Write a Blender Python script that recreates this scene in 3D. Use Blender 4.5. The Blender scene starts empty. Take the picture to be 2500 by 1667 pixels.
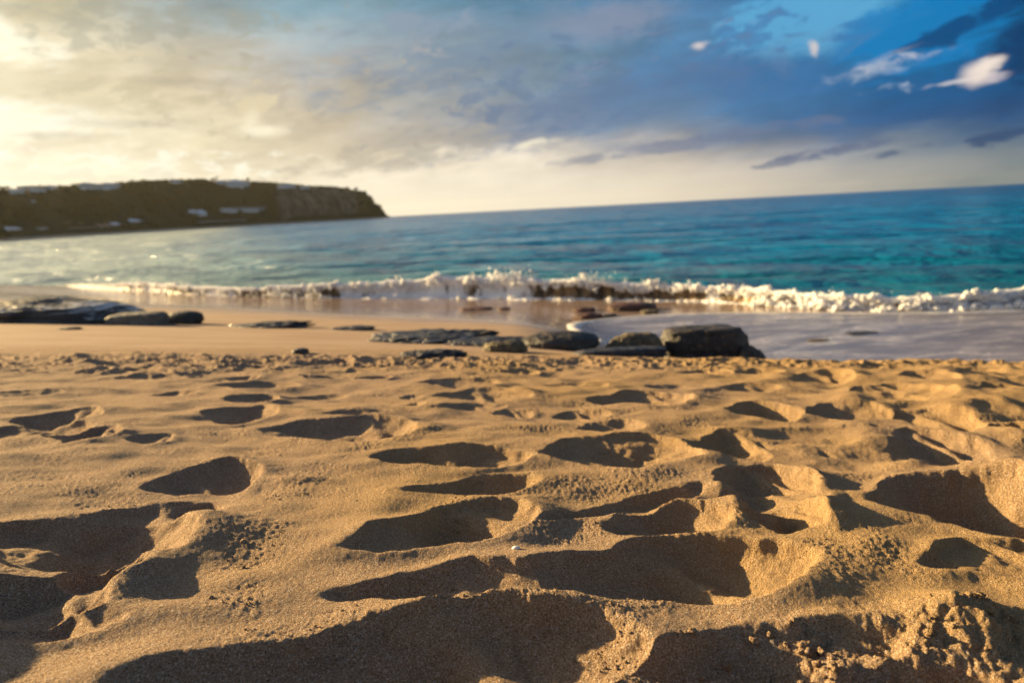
import bpy, math, random
import numpy as np
from math import radians, pi

random.seed(7)
rng = np.random.default_rng(7)
S = bpy.context.scene
COL = S.collection

# ------------------------------------------------------------------ camera
CAM_Z, PITCH, ROLL, LENS = 1.85, radians(10.88), radians(2.96), 24.0
FPX = 2500 * LENS / 36.0
cam = bpy.data.cameras.new("camera")
cam.lens = LENS; cam.sensor_width = 36.0; cam.clip_start = 0.02; cam.clip_end = 60000
cam.dof.use_dof = True; cam.dof.focus_distance = 1.15; cam.dof.aperture_fstop = 3.4
cam_o = bpy.data.objects.new("camera", cam); COL.objects.link(cam_o)
FWD = np.array([0, math.cos(PITCH), -math.sin(PITCH)])
RT0 = np.array([1.0, 0, 0]); UP0 = np.array([0, math.sin(PITCH), math.cos(PITCH)])
# horizon rises to the right of the picture: the camera is rolled clockwise seen from behind
RT = RT0 * math.cos(ROLL) - UP0 * math.sin(ROLL)
UP = UP0 * math.cos(ROLL) + RT0 * math.sin(ROLL)
from mathutils import Matrix, Vector
M = Matrix(((RT[0], UP[0], -FWD[0], 0), (RT[1], UP[1], -FWD[1], 0), (RT[2], UP[2], -FWD[2], CAM_Z), (0, 0, 0, 1)))
cam_o.matrix_world = M
S.camera = cam_o

def ray(px, py):
    d = FWD + RT * ((px - 1250) / FPX) + UP * ((833.5 - py) / FPX)
    return d / np.linalg.norm(d)
def azel(px, py):
    d = ray(px, py)
    return math.degrees(math.atan2(d[0], d[1])), math.degrees(math.asin(d[2]))

# ------------------------------------------------------------------ exposure, sun, sky
S.view_settings.view_transform = 'Standard'; S.view_settings.look = 'None'
S.view_settings.gamma = 1.0; S.view_settings.use_curve_mapping = False
EXPO = 1.68
S.view_settings.exposure = EXPO
S.cycles.diffuse_bounces = 8; S.cycles.max_bounces = 12
SKYK = 1.0 / (2 ** EXPO)
SUN_AZ, SUN_EL = radians(-63), radians(14.0)
sl = bpy.data.lights.new("sun", 'SUN'); sl.energy = 5.0; sl.angle = radians(0.8); sl.color = (1.0, 0.70, 0.31)
so = bpy.data.objects.new("sun", sl); COL.objects.link(so)
sd = Vector((math.sin(SUN_AZ) * math.cos(SUN_EL), math.cos(SUN_AZ) * math.cos(SUN_EL), math.sin(SUN_EL)))
so.rotation_euler = sd.to_track_quat('Z', 'Y').to_euler(); so.location = (-20, 10, 12)

def lin(c):
    return tuple(((v / 255) / 12.92 if v / 255 <= 0.04045 else ((v / 255 + 0.055) / 1.055) ** 2.4) for v in c)

class NT:
    """small helper for writing node maths"""
    def __init__(s, tree): s.t = tree; s.n = tree.nodes; s.l = tree.links
    def node(s, typ, **kw):
        n = s.n.new(typ)
        for k, v in kw.items(): setattr(n, k, v)
        return n
    def put(s, sock, v):
        if hasattr(v, 'is_linked') or isinstance(v, bpy.types.NodeSocket): s.l.new(v, sock)
        else:
            if sock.type == 'RGBA' and hasattr(v, '__len__') and len(v) == 3: v = (*v, 1)
            sock.default_value = v
    def m(s, op, a, b=0.0, c=0.0, clamp=False):
        n = s.node('ShaderNodeMath', operation=op); n.use_clamp = clamp
        s.put(n.inputs[0], a); s.put(n.inputs[1], b)
        if len(n.inputs) > 2: s.put(n.inputs[2], c)
        return n.outputs[0]
    def mix(s, f, a, b, blend='MIX'):
        n = s.node('ShaderNodeMix', data_type='RGBA', blend_type=blend)
        s.put(n.inputs[0], f); s.put(n.inputs[6], a); s.put(n.inputs[7], b)
        return n.outputs[2]
    def noise(s, vec, scale, detail=4, rough=0.55, dist=0.0, dim='3D'):
        n = s.node('ShaderNodeTexNoise', noise_dimensions=dim)
        s.put(n.inputs['Vector'], vec); s.put(n.inputs['Scale'], scale); s.put(n.inputs['Detail'], detail)
        s.put(n.inputs['Roughness'], rough); s.put(n.inputs['Distortion'], dist)
        return n.outputs['Fac'], n.outputs['Color']
    def mapr(s, v, a, b, c=0.0, d=1.0, smooth=True):
        n = s.node('ShaderNodeMapRange', interpolation_type='SMOOTHSTEP' if smooth else 'LINEAR')
        for i, x in enumerate((v, a, b, c, d)): s.put(n.inputs[i], x)
        return n.outputs[0]
    def ramp(s, f, stops):
        n = s.node('ShaderNodeValToRGB'); s.put(n.inputs[0], f)
        e = n.color_ramp.elements
        while len(e) > 1: e.remove(e[-1])
        e[0].position = stops[0][0]; e[0].color = (*stops[0][1], 1)
        for p, c in stops[1:]:
            q = e.new(p); q.color = (*c, 1)
        return n.outputs[0]
    def comb(s, x, y, z=0.0):
        n = s.node('ShaderNodeCombineXYZ')
        for i, v in enumerate((x, y, z)): s.put(n.inputs[i], v)
        return n.outputs[0]
    def sep(s, v):
        n = s.node('ShaderNodeSeparateXYZ'); s.put(n.inputs[0], v); return n.outputs
    def vm(s, op, a, b):
        n = s.node('ShaderNodeVectorMath', operation=op); s.put(n.inputs[0], a); s.put(n.inputs[1], b); return n.outputs[0]

# sky colours seen in the cloud deck, at picture heights for seven columns (sRGB)
SKYTAB = {
    0:    [(0, (192, 180, 142)), (60, (222, 208, 165)), (110, (255, 243, 205)), (170, (226, 214, 180)), (235, (226, 216, 182)), (285, (255, 250, 225)), (335, (246, 238, 208)), (400, (255, 247, 222)), (470, (250, 238, 205)), (590, (250, 238, 205))],
    400:  [(0, (158, 166, 166)), (100, (184, 182, 168)), (200, (224, 207, 170)), (300, (240, 228, 193)), (370, (236, 224, 190)), (410, (232, 219, 187)), (440, (250, 238, 208)), (590, (246, 235, 208))],
    800:  [(0, (138, 160, 178)), (60, (166, 178, 186)), (120, (170, 174, 174)), (200, (182, 178, 170)), (300, (212, 198, 172)), (390, (206, 194, 168)), (425, (246, 235, 208)), (590, (244, 235, 214))],
    1250: [(0, (98, 134, 172)), (100, (122, 144, 166)), (200, (136, 146, 162)), (300, (150, 152, 160)), (338, (166, 162, 160)), (362, (236, 224, 200)), (430, (240, 230, 210)), (560, (242, 234, 212))],
    1700: [(0, (84, 122, 172)), (60, (112, 130, 168)), (120, (74, 118, 172)), (200, (72, 116, 172)), (290, (96, 124, 164)), (345, (132, 136, 154)), (400, (205, 194, 180)), (430, (226, 214, 194)), (560, (228, 218, 198))],
    2100: [(0, (20, 118, 188)), (70, (60, 138, 195)), (140, (36, 118, 178)), (210, (38, 98, 160)), (290, (50, 92, 148)), (340, (98, 110, 142)), (375, (156, 158, 164)), (420, (184, 180, 172)), (560, (186, 182, 174))],
    2500: [(0, (0, 62, 112)), (80, (4, 70, 120)), (150, (14, 84, 140)), (200, (16, 80, 135)), (260, (16, 66, 120)), (310, (76, 96, 130)), (370, (122, 130, 140)), (440, (110, 124, 134)), (560, (110, 124, 134))],
}
def skycol(px, py):
    xs = sorted(SKYTAB); out = []
    for x in xs:
        ys = [a for a, _ in SKYTAB[x]]
        cs = np.array([lin(c) for _, c in SKYTAB[x]])
        bl = np.clip((cs[:, 2:] - cs[:, :1]) / (cs[:, 2:] + .02), 0, 1); cs = cs * (1 + bl * np.array([[-.30, .08, -.04]]))
        out.append([np.interp(py, ys, cs[:, k]) for k in range(3)])
    out = np.array(out)
    return tuple(float(np.interp(px, xs, out[:, k])) for k in range(3))
def pix_of_dir(az, el):
    a, e = radians(az), radians(el)
    d = np.array([math.sin(a) * math.cos(e), math.cos(a) * math.cos(e), math.sin(e)])
    z = d @ FWD
    return 1250 + FPX * (d @ RT) / z, 833.5 - FPX * (d @ UP) / z

world = bpy.data.worlds.new("World"); S.world = world; world.use_nodes = True
W = NT(world.node_tree); W.n.clear()
tc = W.node('ShaderNodeTexCoord').outputs['Generated']
x, y, z = W.sep(tc)
AZ = W.m('MULTIPLY', W.m('ARCTAN2', x, y), 180 / pi)
EL = W.m('MULTIPLY', W.m('ARCSINE', z), 180 / pi)
uv = W.comb(W.m('MULTIPLY', AZ, 0.045), W.m('ADD', W.m('MULTIPLY', EL, 0.15), W.m('MULTIPLY', AZ, -0.012)), 0.3)
nf, nc = W.noise(uv, 1.3, 7, 0.56, 0.3)
nf2, nc2 = W.noise(uv, 4.5, 6, 0.6, 0.2)
n1 = W.sep(nc); n2 = W.sep(nc2)
fade = W.mapr(EL, 0.2, 5.0)
wob = lambda a, k: W.m('MULTIPLY', W.m('SUBTRACT', a, 0.5), k)
AZw = W.m('ADD', W.m('ADD', AZ, wob(n1[0], 16.0)), wob(n2[0], 3.5))
ELw = W.m('ADD', EL, W.m('MULTIPLY', fade, W.m('ADD', wob(n1[1], 5.5), wob(n2[1], 1.8))))
ELn = W.m('DIVIDE', W.m('ADD', ELw, 1.0), 20.0, clamp=True)
cols_az = [-40, -31, -22, -13, -5, 4, 12, 20, 28, 36, 42]
els = [0.0, 0.8, 1.8, 2.8, 3.8, 4.8, 6, 7.5, 9, 10.5, 12, 14, 16, 18.5]
prev = None
for i, a in enumerate(cols_az):
    stops = []
    for e in els:
        px, py = pix_of_dir(a, e)
        stops.append(((e + 1) / 20, skycol(px, py)))
    c = W.ramp(ELn, stops)
    if prev is None: prev = c
    else: prev = W.mix(W.mapr(AZw, cols_az[i - 1], a, smooth=False), prev, c)
deck = prev
# cloud texture: brighter and darker billows
tex = W.m('ADD', 1.0, W.m('MULTIPLY', fade, W.m('ADD', wob(nf, 0.9), wob(nf2, 0.9))))
deck = W.mix(1.0, deck, W.comb(tex, tex, tex), 'MULTIPLY')

def blob(px, py, rx, ry, col, tilt=0.0, wobble=1.0, soft=(1.15, 0.55), strength=1.0):
    """one cloud puff or rag at a direction in the sky, its edge broken by noise"""
    global deck
    a0, e0 = azel(px, py)
    k = 36.9 / 1250 * 0.93
    ra, re = rx * k, ry * k
    am_ = wobble * min(1.6, max(.35, re * 1.1))
    t = radians(tilt) + ROLL * 0
    dx = W.m('SUBTRACT', W.m('ADD', AZ, wob(n3[0], 1.5 * am_)), a0)
    dy = W.m('SUBTRACT', W.m('ADD', EL, wob(n3[1], am_)), e0)
    u = W.m('ADD', W.m('MULTIPLY', dx, math.cos(t) / ra), W.m('MULTIPLY', dy, math.sin(t) / ra))
    v = W.m('ADD', W.m('MULTIPLY', dx, -math.sin(t) / re), W.m('MULTIPLY', dy, math.cos(t) / re))
    r = W.m('SQRT', W.m('ADD', W.m('MULTIPLY', u, u), W.m('MULTIPLY', v, v)))
    r = W.m('ADD', r, wob(nf3, 1.5 * wobble))
    f = W.m('MULTIPLY', W.mapr(r, soft[0], soft[1]), strength)
    deck = W.mix(f, deck, lin(col))
uv3 = W.comb(W.m('MULTIPLY', AZ, 0.35), W.m('MULTIPLY', EL, 0.7), 1.3)
nf3, nc3 = W.noise(uv3, 1.4, 6, 0.62, 0.4)
n3 = W.sep(nc3)
uv4 = W.comb(W.m('MULTIPLY', AZ, 0.40), W.m('SUBTRACT', EL, W.m('MULTIPLY', AZ, .10)), 5.3)
nf4, nc4 = W.noise(uv4, 0.85, 7, 0.60, 0.5)
def patch(px, py, rx, ry, col, tilt=0.0, t0=.30, soft=.10, strength=1.0, src=None, k2=.30):
    """a ragged cloud field: noise cut off by distance from its middle"""
    global deck
    a0, e0 = azel(px, py); k = 36.9 / 1250 * .93; ra, re = rx * k, ry * k; t = radians(tilt)
    dx = W.m('SUBTRACT', AZ, a0); dy = W.m('SUBTRACT', EL, e0)
    u = W.m('ADD', W.m('MULTIPLY', dx, math.cos(t) / ra), W.m('MULTIPLY', dy, math.sin(t) / ra))
    v = W.m('ADD', W.m('MULTIPLY', dx, -math.sin(t) / re), W.m('MULTIPLY', dy, math.cos(t) / re))
    r2 = W.m('ADD', W.m('MULTIPLY', u, u), W.m('MULTIPLY', v, v))
    q = W.m('SUBTRACT', src or nf4, W.m('MULTIPLY', r2, k2))
    f = W.m('MULTIPLY', W.mapr(q, t0, t0 + soft), strength)
    deck = W.mix(f, deck, lin(col))
# clear gap at upper right
patch(2000, 30, 300, 120, (92, 168, 212), 8, .14, .22, .95, None, .40)
patch(2260, 70, 240, 120, (10, 124, 188), 8, .14, .25, .9, None, .40)
blob(1470, 55, 190, 50, (146, 152, 172), 5, 0.8, (1.5, 0.2), 0.7)
# ragged blue underside of the deck reaching into the gap
patch(1830, 190, 260, 70, (62, 116, 168), -6, .22, .26, .65, None, .34)
patch(1830, 90, 200, 80, (70, 126, 178), 0, .46, .10, .75, nf3, .14)
# dark rags
patch(2370, 55, 260, 36, (2, 70, 122), 22, .28, .16, .9, None, .30)
patch(2500, 120, 80, 80, (0, 58, 104), 30, .24, .18, .9, None, .30)
# pale wisps and the one lit heap
patch(2150, 163, 170, 36, (186, 192, 204), 8, .30, .34, .85, None, .30)
patch(2190, 150, 190, 30, (200, 200, 208), 8, .46, .16, .6, nf3, .16)
patch(2190, 214, 90, 20, (170, 186, 206), 4, .42, .20, .7, nf3, .22)
patch(2330, 200, 110, 9, (206, 202, 206), 5, .26, .24, .75, None, .30)
blob(2395, 176, 40, 26, (240, 224, 212), 12, 1.0, (1.5, 0.3), 0.95)
blob(2415, 158, 26, 20, (246, 230, 216), 12, 0.9, (1.4, 0.3), 0.9)
blob(2435, 188, 34, 14, (200, 190, 196), 12, 0.9, (1.3, 0.3), 0.7)
for a in [(1708, 113, 20, 8, 0), (1985, 122, 9, 20, 28)]:
    blob(a[0], a[1], a[2], a[3], (226, 214, 210), a[4], 1.1, (1.7, 0.1), 0.85)
# dark scud low over the sea
patch(1930, 386, 200, 20, (84, 102, 136), 8, .36, .22, .85, None, .26)
patch(2230, 362, 130, 18, (64, 90, 126), 8, .34, .22, .85, None, .26)
patch(2420, 342, 130, 24, (40, 76, 116), 12, .30, .22, .9, None, .26)
patch(2000, 380, 240, 16, (92, 108, 138), 8, .36, .16, .7, nf3, .2)
patch(1700, 345, 500, 26, (104, 118, 148), 5, .30, .22, .6, None, .26)
patch(1130, 130, 480, 110, (116, 140, 166), 12, .22, .34, .6, None, .22)
patch(1500, 250, 620, 80, (92, 118, 154), 10, .20, .34, .5, None, .22)
patch(30, 105, 150, 60, (255, 251, 228), -20, .24, .3, .9, None, .25)
patch(40, 290, 230, 60, (255, 252, 234), 0, .24, .3, .9, None, .25)
# broken relief in the big grey deck
patch(1350, 220, 520, 150, (96, 122, 156), 12, .46, .14, .55, nf3, .10)
patch(1500, 120, 420, 110, (132, 146, 172), 14, .50, .14, .5, None, .10)
patch(1000, 80, 380, 80, (190, 184, 176), 10, .44, .16, .55, None, .12)
patch(700, 230, 420, 120, (186, 176, 156), 6, .44, .14, .5, nf3, .12)
patch(1050, 50, 330, 60, (120, 150, 178), 6, .36, .2, .6, None, .16)
patch(950, 380, 420, 50, (184, 176, 160), 10, .36, .16, .6, None, .18)
patch(250, 220, 330, 70, (196, 186, 156), 4, .42, .14, .55, None, .12)
patch(350, 60, 420, 70, (160, 160, 146), 4, .40, .16, .55, nf3, .12)
patch(300, 405, 420, 52, (255, 252, 232), 0, .40, .14, .8, nf3, .14)
patch(60, 330, 300, 46, (255, 250, 224), 0, .38, .2, .6, None, .14)
patch(200, 430, 300, 26, (222, 210, 184), 0, .44, .10, .5, nf3, .12)
patch(620, 255, 90, 60, (238, 222, 182), 40, .38, .16, .6, nf3, .2)
# gilded edges near the sun
for a in [(640, 320, 68, 18, 0, 0.9), (610, 300, 40, 20, 60, 0.5), (30, 110, 46, 26, -35, 0.9), (20, 290, 80, 34, 0, 0.9), (150, 395, 90, 26, 0, 0.5), (330, 405, 40, 14, 20, 0.6), (1290, 350, 50, 8, 12, 0.6), (1330, 345, 45, 8, 0, 0.4)]:
    blob(a[0], a[1], a[2], a[3], (255, 246, 216), a[4], 0.8, (1.5, 0.1), a[5])
for a in [(450, 200, 130, 12, 0, 0.5), (560, 105, 120, 18, 0, 0.5), (120, 330, 110, 10, 0, 0.4), (290, 300, 160, 14, 0, 0.35)]:
    blob(a[0], a[1], a[2], a[3], (176, 168, 150), a[4], 0.9, (1.5, 0.1), a[5])

sky = W.node('ShaderNodeTexSky', sky_type='NISHITA'); sky.sun_disc = False
sky.sun_elevation = SUN_EL; sky.sun_rotation = SUN_AZ; sky.air_density = 1.0; sky.dust_density = 1.5
skyc = W.mix(1.0, sky.outputs[0], (0.05, 0.05, 0.05), 'MULTIPLY')
# cloud veil over the rest of the dome, glowing toward the sun
cloud_hi = W.mix(W.mapr(nf, 0.35, 0.65), lin((34, 54, 92)), lin((68, 78, 102)))
upper = W.mix(W.mapr(nf, 0.42, 0.62, 0.15, 0.7), skyc, W.vm('MULTIPLY', cloud_hi, (SKYK,) * 3))
front = W.m('MULTIPLY', W.mapr(EL, 24.0, 15.5), W.mapr(W.m('ABSOLUTE', AZ), 64.0, 44.0))
allc = W.mix(front, upper, W.vm('MULTIPLY', deck, (SKYK,) * 3))
# glow of the veiled sun just outside the left edge
sdot = W.node('ShaderNodeVectorMath', operation='DOT_PRODUCT'); W.put(sdot.inputs[0], tc); sdot.inputs[1].default_value = tuple(sd)
gl = W.m('POWER', W.m('MAXIMUM', sdot.outputs['Value'], 0.0), 26.0)
allc = W.vm('ADD', allc, W.vm('MULTIPLY', W.comb(gl, gl, gl), (.95, .93, .80)))
bg = W.node('ShaderNodeBackground'); W.put(bg.inputs[0], allc); bg.inputs[1].default_value = 1.0
wo = W.node('ShaderNodeOutputWorld'); W.l.new(bg.outputs[0], wo.inputs[0])
world.cycles.sampling_method = 'MANUAL'; world.cycles.sample_map_resolution = 512

# ------------------------------------------------------------------ helpers
def tag(o, label=None, cat=None, group=None, kind=None):
    if label: o['label'] = label
    if cat: o['category'] = cat
    if group: o['group'] = group
    if kind: o['kind'] = kind
    return o
def mesh_obj(name, V, F, mat=None, parent=None, smooth=True, loc=None):
    """V (n,3), F (m,k) array or list of polygons"""
    V = np.asarray(V, dtype=np.float64)
    me = bpy.data.meshes.new(name)
    if isinstance(F, np.ndarray):
        k = F.shape[1]
        me.vertices.add(len(V)); me.vertices.foreach_set('co', V.astype(np.float32).ravel())
        me.loops.add(F.size); me.loops.foreach_set('vertex_index', F.astype(np.int32).ravel())
        me.polygons.add(len(F))
        me.polygons.foreach_set('loop_start', np.arange(0, F.size, k, dtype=np.int32))
        me.polygons.foreach_set('loop_total', np.full(len(F), k, dtype=np.int32))
        me.update(calc_edges=True)
    else:
        me.from_pydata([tuple(v) for v in V], [], [tuple(f) for f in F]); me.update()
    me.polygons.foreach_set('use_smooth', np.full(len(me.polygons), smooth))
    if mat: me.materials.append(mat)
    o = bpy.data.objects.new(name, me); COL.objects.link(o)
    if parent: o.parent = parent
    if loc is not None: o.location = loc
    return o
def empty(name, loc, rz=0.0):
    o = bpy.data.objects.new(name, None); COL.objects.link(o)
    o.location = loc; o.rotation_euler = (0, 0, rz); o.empty_display_size = 0.2
    return o
def grid_faces(nr, nc, wrap=False):
    r = np.arange(nr - 1)[:, None]; c = np.arange(nc if wrap else nc - 1)[None, :]
    c2 = (c + 1) % nc
    a = r * nc + c; b = r * nc + c2; d = (r + 1) * nc + c2; e = (r + 1) * nc + c
    return np.stack([a, b, d, e], -1).reshape(-1, 4)

_P = rng.permutation(4096); _G = rng.uniform(0, 2 * pi, 4096); _V = rng.uniform(-1, 1, (4096, 3))
_V /= np.linalg.norm(_V, axis=1)[:, None]
def perlin(x, y):
    xi = np.floor(x).astype(np.int64); yi = np.floor(y).astype(np.int64)
    xf = x - xi; yf = y - yi
    u = xf * xf * xf * (xf * (xf * 6 - 15) + 10); v = yf * yf * yf * (yf * (yf * 6 - 15) + 10)
    def g(ix, iy, dx, dy):
        h = _G[_P[(_P[ix & 4095] + iy) & 4095]]
        return np.cos(h) * dx + np.sin(h) * dy
    a = g(xi, yi, xf, yf); b = g(xi + 1, yi, xf - 1, yf)
    c = g(xi, yi + 1, xf, yf - 1); d = g(xi + 1, yi + 1, xf - 1, yf - 1)
    return ((a + u * (b - a)) + v * ((c + u * (d - c)) - (a + u * (b - a)))) * 1.5
def fbm(x, y, o=4, g=0.5, lac=2.07):
    s = 0; a = 1; t = 0
    for i in range(o):
        s = s + a * perlin(x + 17.3 * i, y - 9.1 * i); t += a; a *= g; x = x * lac; y = y * lac
    return s / t
def perlin3(p):
    i = np.floor(p).astype(np.int64); f = p - i; w = f * f * f * (f * (f * 6 - 15) + 10)
    out = 0
    for dx in (0, 1):
        for dy in (0, 1):
            for dz in (0, 1):
                h = _P[(_P[(_P[(i[:, 0] + dx) & 4095] + i[:, 1] + dy) & 4095] + i[:, 2] + dz) & 4095]
                g = _V[h]; d = f - np.array([dx, dy, dz])
                ww = (w[:, 0] if dx else 1 - w[:, 0]) * (w[:, 1] if dy else 1 - w[:, 1]) * (w[:, 2] if dz else 1 - w[:, 2])
                out = out + ww * (g * d).sum(1)
    return out * 1.5
def fbm3(p, o=4, g=0.5):
    s = 0; a = 1; t = 0
    for k in range(o): s = s + a * perlin3(p + 11.7 * k); t += a; a *= g; p = p * 2.05
    return s / t
def sstep(a, b, x):
    t = np.clip((x - a) / (b - a), 0, 1); return t * t * (3 - 2 * t)

def material(name):
    m = bpy.data.materials.new(name); m.use_nodes = True
    t = NT(m.node_tree); b = [n for n in t.n if n.type == 'BSDF_PRINCIPLED'][0]
    return m, t, b
def bump(t, b, h, dist, strength=1.0, prev=None):
    n = t.node('ShaderNodeBump'); t.put(n.inputs['Strength'], strength); n.inputs['Distance'].default_value = dist
    t.put(n.inputs['Height'], h)
    if prev is not None: t.l.new(prev, n.inputs['Normal'])
    return n.outputs[0]
def objco(t): return t.node('ShaderNodeTexCoord').outputs['Object']

# ------------------------------------------------------------------ beach surface
NX, NY = 0.517, 0.857           # seaward direction across the shore
def crest_y(x): return 3.80 - 0.03 * x + 0.05 * np.sin(x * 2.1) + 0.04 * np.sin(x * 5.3 + 1)
def base(x, y):
    u = NX * x + NY * y
    cy = crest_y(x)
    top = 1.35 - 0.10 * u - 0.02 * np.maximum(0, -u)
    fore = 1.44 - 0.13 * u
    # the foreshore falls away faster behind the crest on the right
    drop = 0.42 * sstep(0.0, 2.2, x) * sstep(0.0, 1.6, y - cy) * (1 - sstep(7.0, 12.0, u))
    k = sstep(-0.25, 0.35, y - cy)
    z = top * (1 - k) + (np.minimum(top, fore) - drop) * k
    kf = sstep(8.2, 10.8, u)
    z = z * (1 - kf) + (0.035 + 0.02 * np.maximum(0, 12.4 - u)) * kf
    z = np.where(u > 12.4, 0.032 - (u - 12.4) * 0.10, z)
    z = np.where(u > 40, -2.9, z)
    return np.where(u < -6, np.minimum(z, 2.4), z)
def G(px, py, f=base):
    """point of the beach surface seen at a picture position"""
    d = ray(px, py); o = np.array([0, 0, CAM_Z]); a, b = 0.2, 60.0
    t = np.concatenate([np.linspace(0.2, 12, 1500), np.linspace(12, 80, 800)])
    h = CAM_Z + d[2] * t - f(d[0] * t, d[1] * t)
    i = int(np.argmax(h < 0)) if (h < 0).any() else len(t) - 1
    tt = t[i]
    return np.array([d[0] * tt, d[1] * tt])

K = 1.063
# footprints and hollows: left x,y, right x,y, far rim, near rim (in the photo), depth in m
PITS = [
 (335,1122,600,1085,1066,1130,.042),(840,1050,1228,1058,1034,1077,.042),(1246,1060,1605,1035,1000,1082,.055),
 (915,1135,1240,1100,1098,1143,.030),(795,1283,1240,1180,1178,1268,.050),(600,985,955,990,962,1017,.050),
 (455,958,640,950,935,971,.035),(105,1012,275,1005,988,1028,.032),(290,1016,395,1012,1003,1024,.016),
 (-160,1000,210,990,976,1016,.034),(25,965,215,962,944,981,.036),(985,912,1218,912,897,925,.032),
 (912,913,980,912,906,918,.014),(985,938,1168,934,930,944,.014),(922,931,980,930,926,936,.01),
 (1350,922,1592,918,901,937,.045),(1268,953,1398,951,942,963,.022),(1130,947,1222,945,940,955,.014),
 (1688,957,1850,950,925,970,.05),(1845,950,2045,950,933,973,.038),(1950,915,2200,930,892,943,.045),
 (2035,970,2250,975,948,993,.042),(1585,1008,1812,1030,992,1047,.046),(1822,1020,2000,1040,1000,1068,.026),
 (2005,1030,2290,1040,994,1069,.058),(1640,1088,1868,1125,1065,1148,.055),(1700,1190,1885,1190,1150,1229,.055),
 (1395,1212,1655,1175,1155,1238,.048),(1225,1208,1645,1118,1142,1178,.030),(2035,1175,2520,1190,1075,1320,.13),
 (1180,1372,1892,1302,1237,1402,.085),(712,1392,1330,1362,1312,1402,.060),(-130,1235,445,1240,1178,1300,.060),
 (150,1192,520,1163,1150,1202,.026),(130,1345,335,1300,1283,1357,.030),(-130,1375,245,1398,1328,1432,.052),
 (-130,1462,302,1425,1408,1478,.045),(2140,1322,2450,1300,1255,1348,.050),(230,1610,1500,1515,1425,1690,.105),(1250,1560,2080,1490,1462,1600,.045),
 (1500,1640,2300,1560,1545,1720,.05),(2270,985,2400,1010,965,1040,.045),(1560,1030,2330,1045,985,1085,.030),(1600,1120,1900,1160,1062,1240,.030),(2020,1190,2560,1230,1060,1360,.05),
 (0,905,145,903,898,914,.02),(340,903,455,900,895,909,.016),(495,887,690,886,880,893,.02),(640,909,800,905,902,914,.014),
 (735,956,900,952,947,960,.014),(515,918,640,912,907,925,.024),(1650,889,1790,888,882,896,.02),(1220,888,1400,887,880,895,.022),
 (940,884,1150,880,870,893,.03),(1480,888,1640,886,881,893,.015),(1330,985,1480,975,966,995,.02),
 (155,858,255,852,845,864,.02),(270,868,400,866,861,873,.015),(430,868,530,866,861,873,.015),(520,873,600,871,866,879,.02),
 (1150,855,1240,852,848,860,.02),(1560,857,1680,855,850,863,.02),(1700,857,1800,860,850,868,.02),(1830,870,1960,872,862,880,.03),
 (2060,880,2190,882,872,890,.03),(2200,850,2300,852,843,860,.03),(2250,905,2352,910,895,920,.03),
]
# raised sand: centre x,y, half width m across, half length m in depth, height
MOUNDS = [(500,1215,.12,.06,.018),(690,1100,.075,.035,.016),(1655,1128,.035,.03,.028),(1690,1160,.03,.05,.022),(1560,1205,.05,.02,.016),
 (985,985,.06,.05,.013),(2290,930,.35,.28,.06),(2150,870,.4,.22,.05),(2330,1010,.12,.10,.04),(1900,1180,.05,.08,.02),(330,1320,.045,.05,.022),
 (1600,918,.09,.08,.012),(700,948,.06,.05,.011),(1215,1060,.02,.03,.006),(2350,1310,.10,.06,.035),(1100,1405,.20,.03,.014),(1900,1480,.16,.06,.02),(2230,1440,.10,.06,.03),
 (2100,1060,.08,.05,.018),(1450,1010,.1,.04,.015),(2330,1120,.05,.10,.02),(200,838,.10,.12,.035),(510,838,.07,.08,.025),(380,842,.06,.06,.02),(680,838,.05,.06,.025)]
pits = []
for (lx, ly, rx, ry, ty, by, d) in PITS:
    A, B = G(lx * K, ly * K), G(rx * K, ry * K); mx = (lx + rx) / 2 * K
    T, N = G(mx, ty * K), G(mx, by * K)
    ax = (B - A) / np.linalg.norm(B - A); wv = T - N
    w = abs(wv[0] * -ax[1] + wv[1] * ax[0]); w = max(w, 0.02)
    w = min(w, np.linalg.norm(B - A)); mid = (T + N) / 2
    C0 = (A + B) / 2; sh = (mid - C0); perp = np.array([-ax[1], ax[0]]); off = perp * (sh @ perp)
    pits.append((A + ax * w / 2 + off, B - ax * w / 2 + off, w / 2, d))
MO = [(G(a * K, b * K), sx, sy, h) for a, b, sx, sy, h in MOUNDS]
# further footprints all over the dry sand, out to the sides and behind as well
occupied = [((a + b) / 2, np.linalg.norm(b - a) / 2 + r) for a, b, r, d in pits]
cnt = 0
for k in range(9000):
    x_ = rng.uniform(-9, 9); y_ = rng.uniform(-6, 4.2)
    if y_ > crest_y(x_) + 0.15: continue
    inside_view = y_ > 0.3 and abs(x_) < 0.80 * y_ + 0.15
    if inside_view and (y_ < 2.9 or rng.random() < .3): continue
    w = rng.uniform(.04, .075); L = rng.uniform(.05, .16); a = rng.uniform(-.5, .5) + (pi if rng.random() < .5 else 0)
    c = np.array([x_, y_])
    if any(np.linalg.norm(c - o) < r + w + L * .6 for o, r in occupied): continue
    ax = np.array([math.cos(a), math.sin(a)])
    occupied.append((c, L / 2 + w)); pits.append((c - ax * L / 2, c + ax * L / 2, w, rng.uniform(.018, .042)))
    cnt += 1
    if cnt > 620: break

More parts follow.
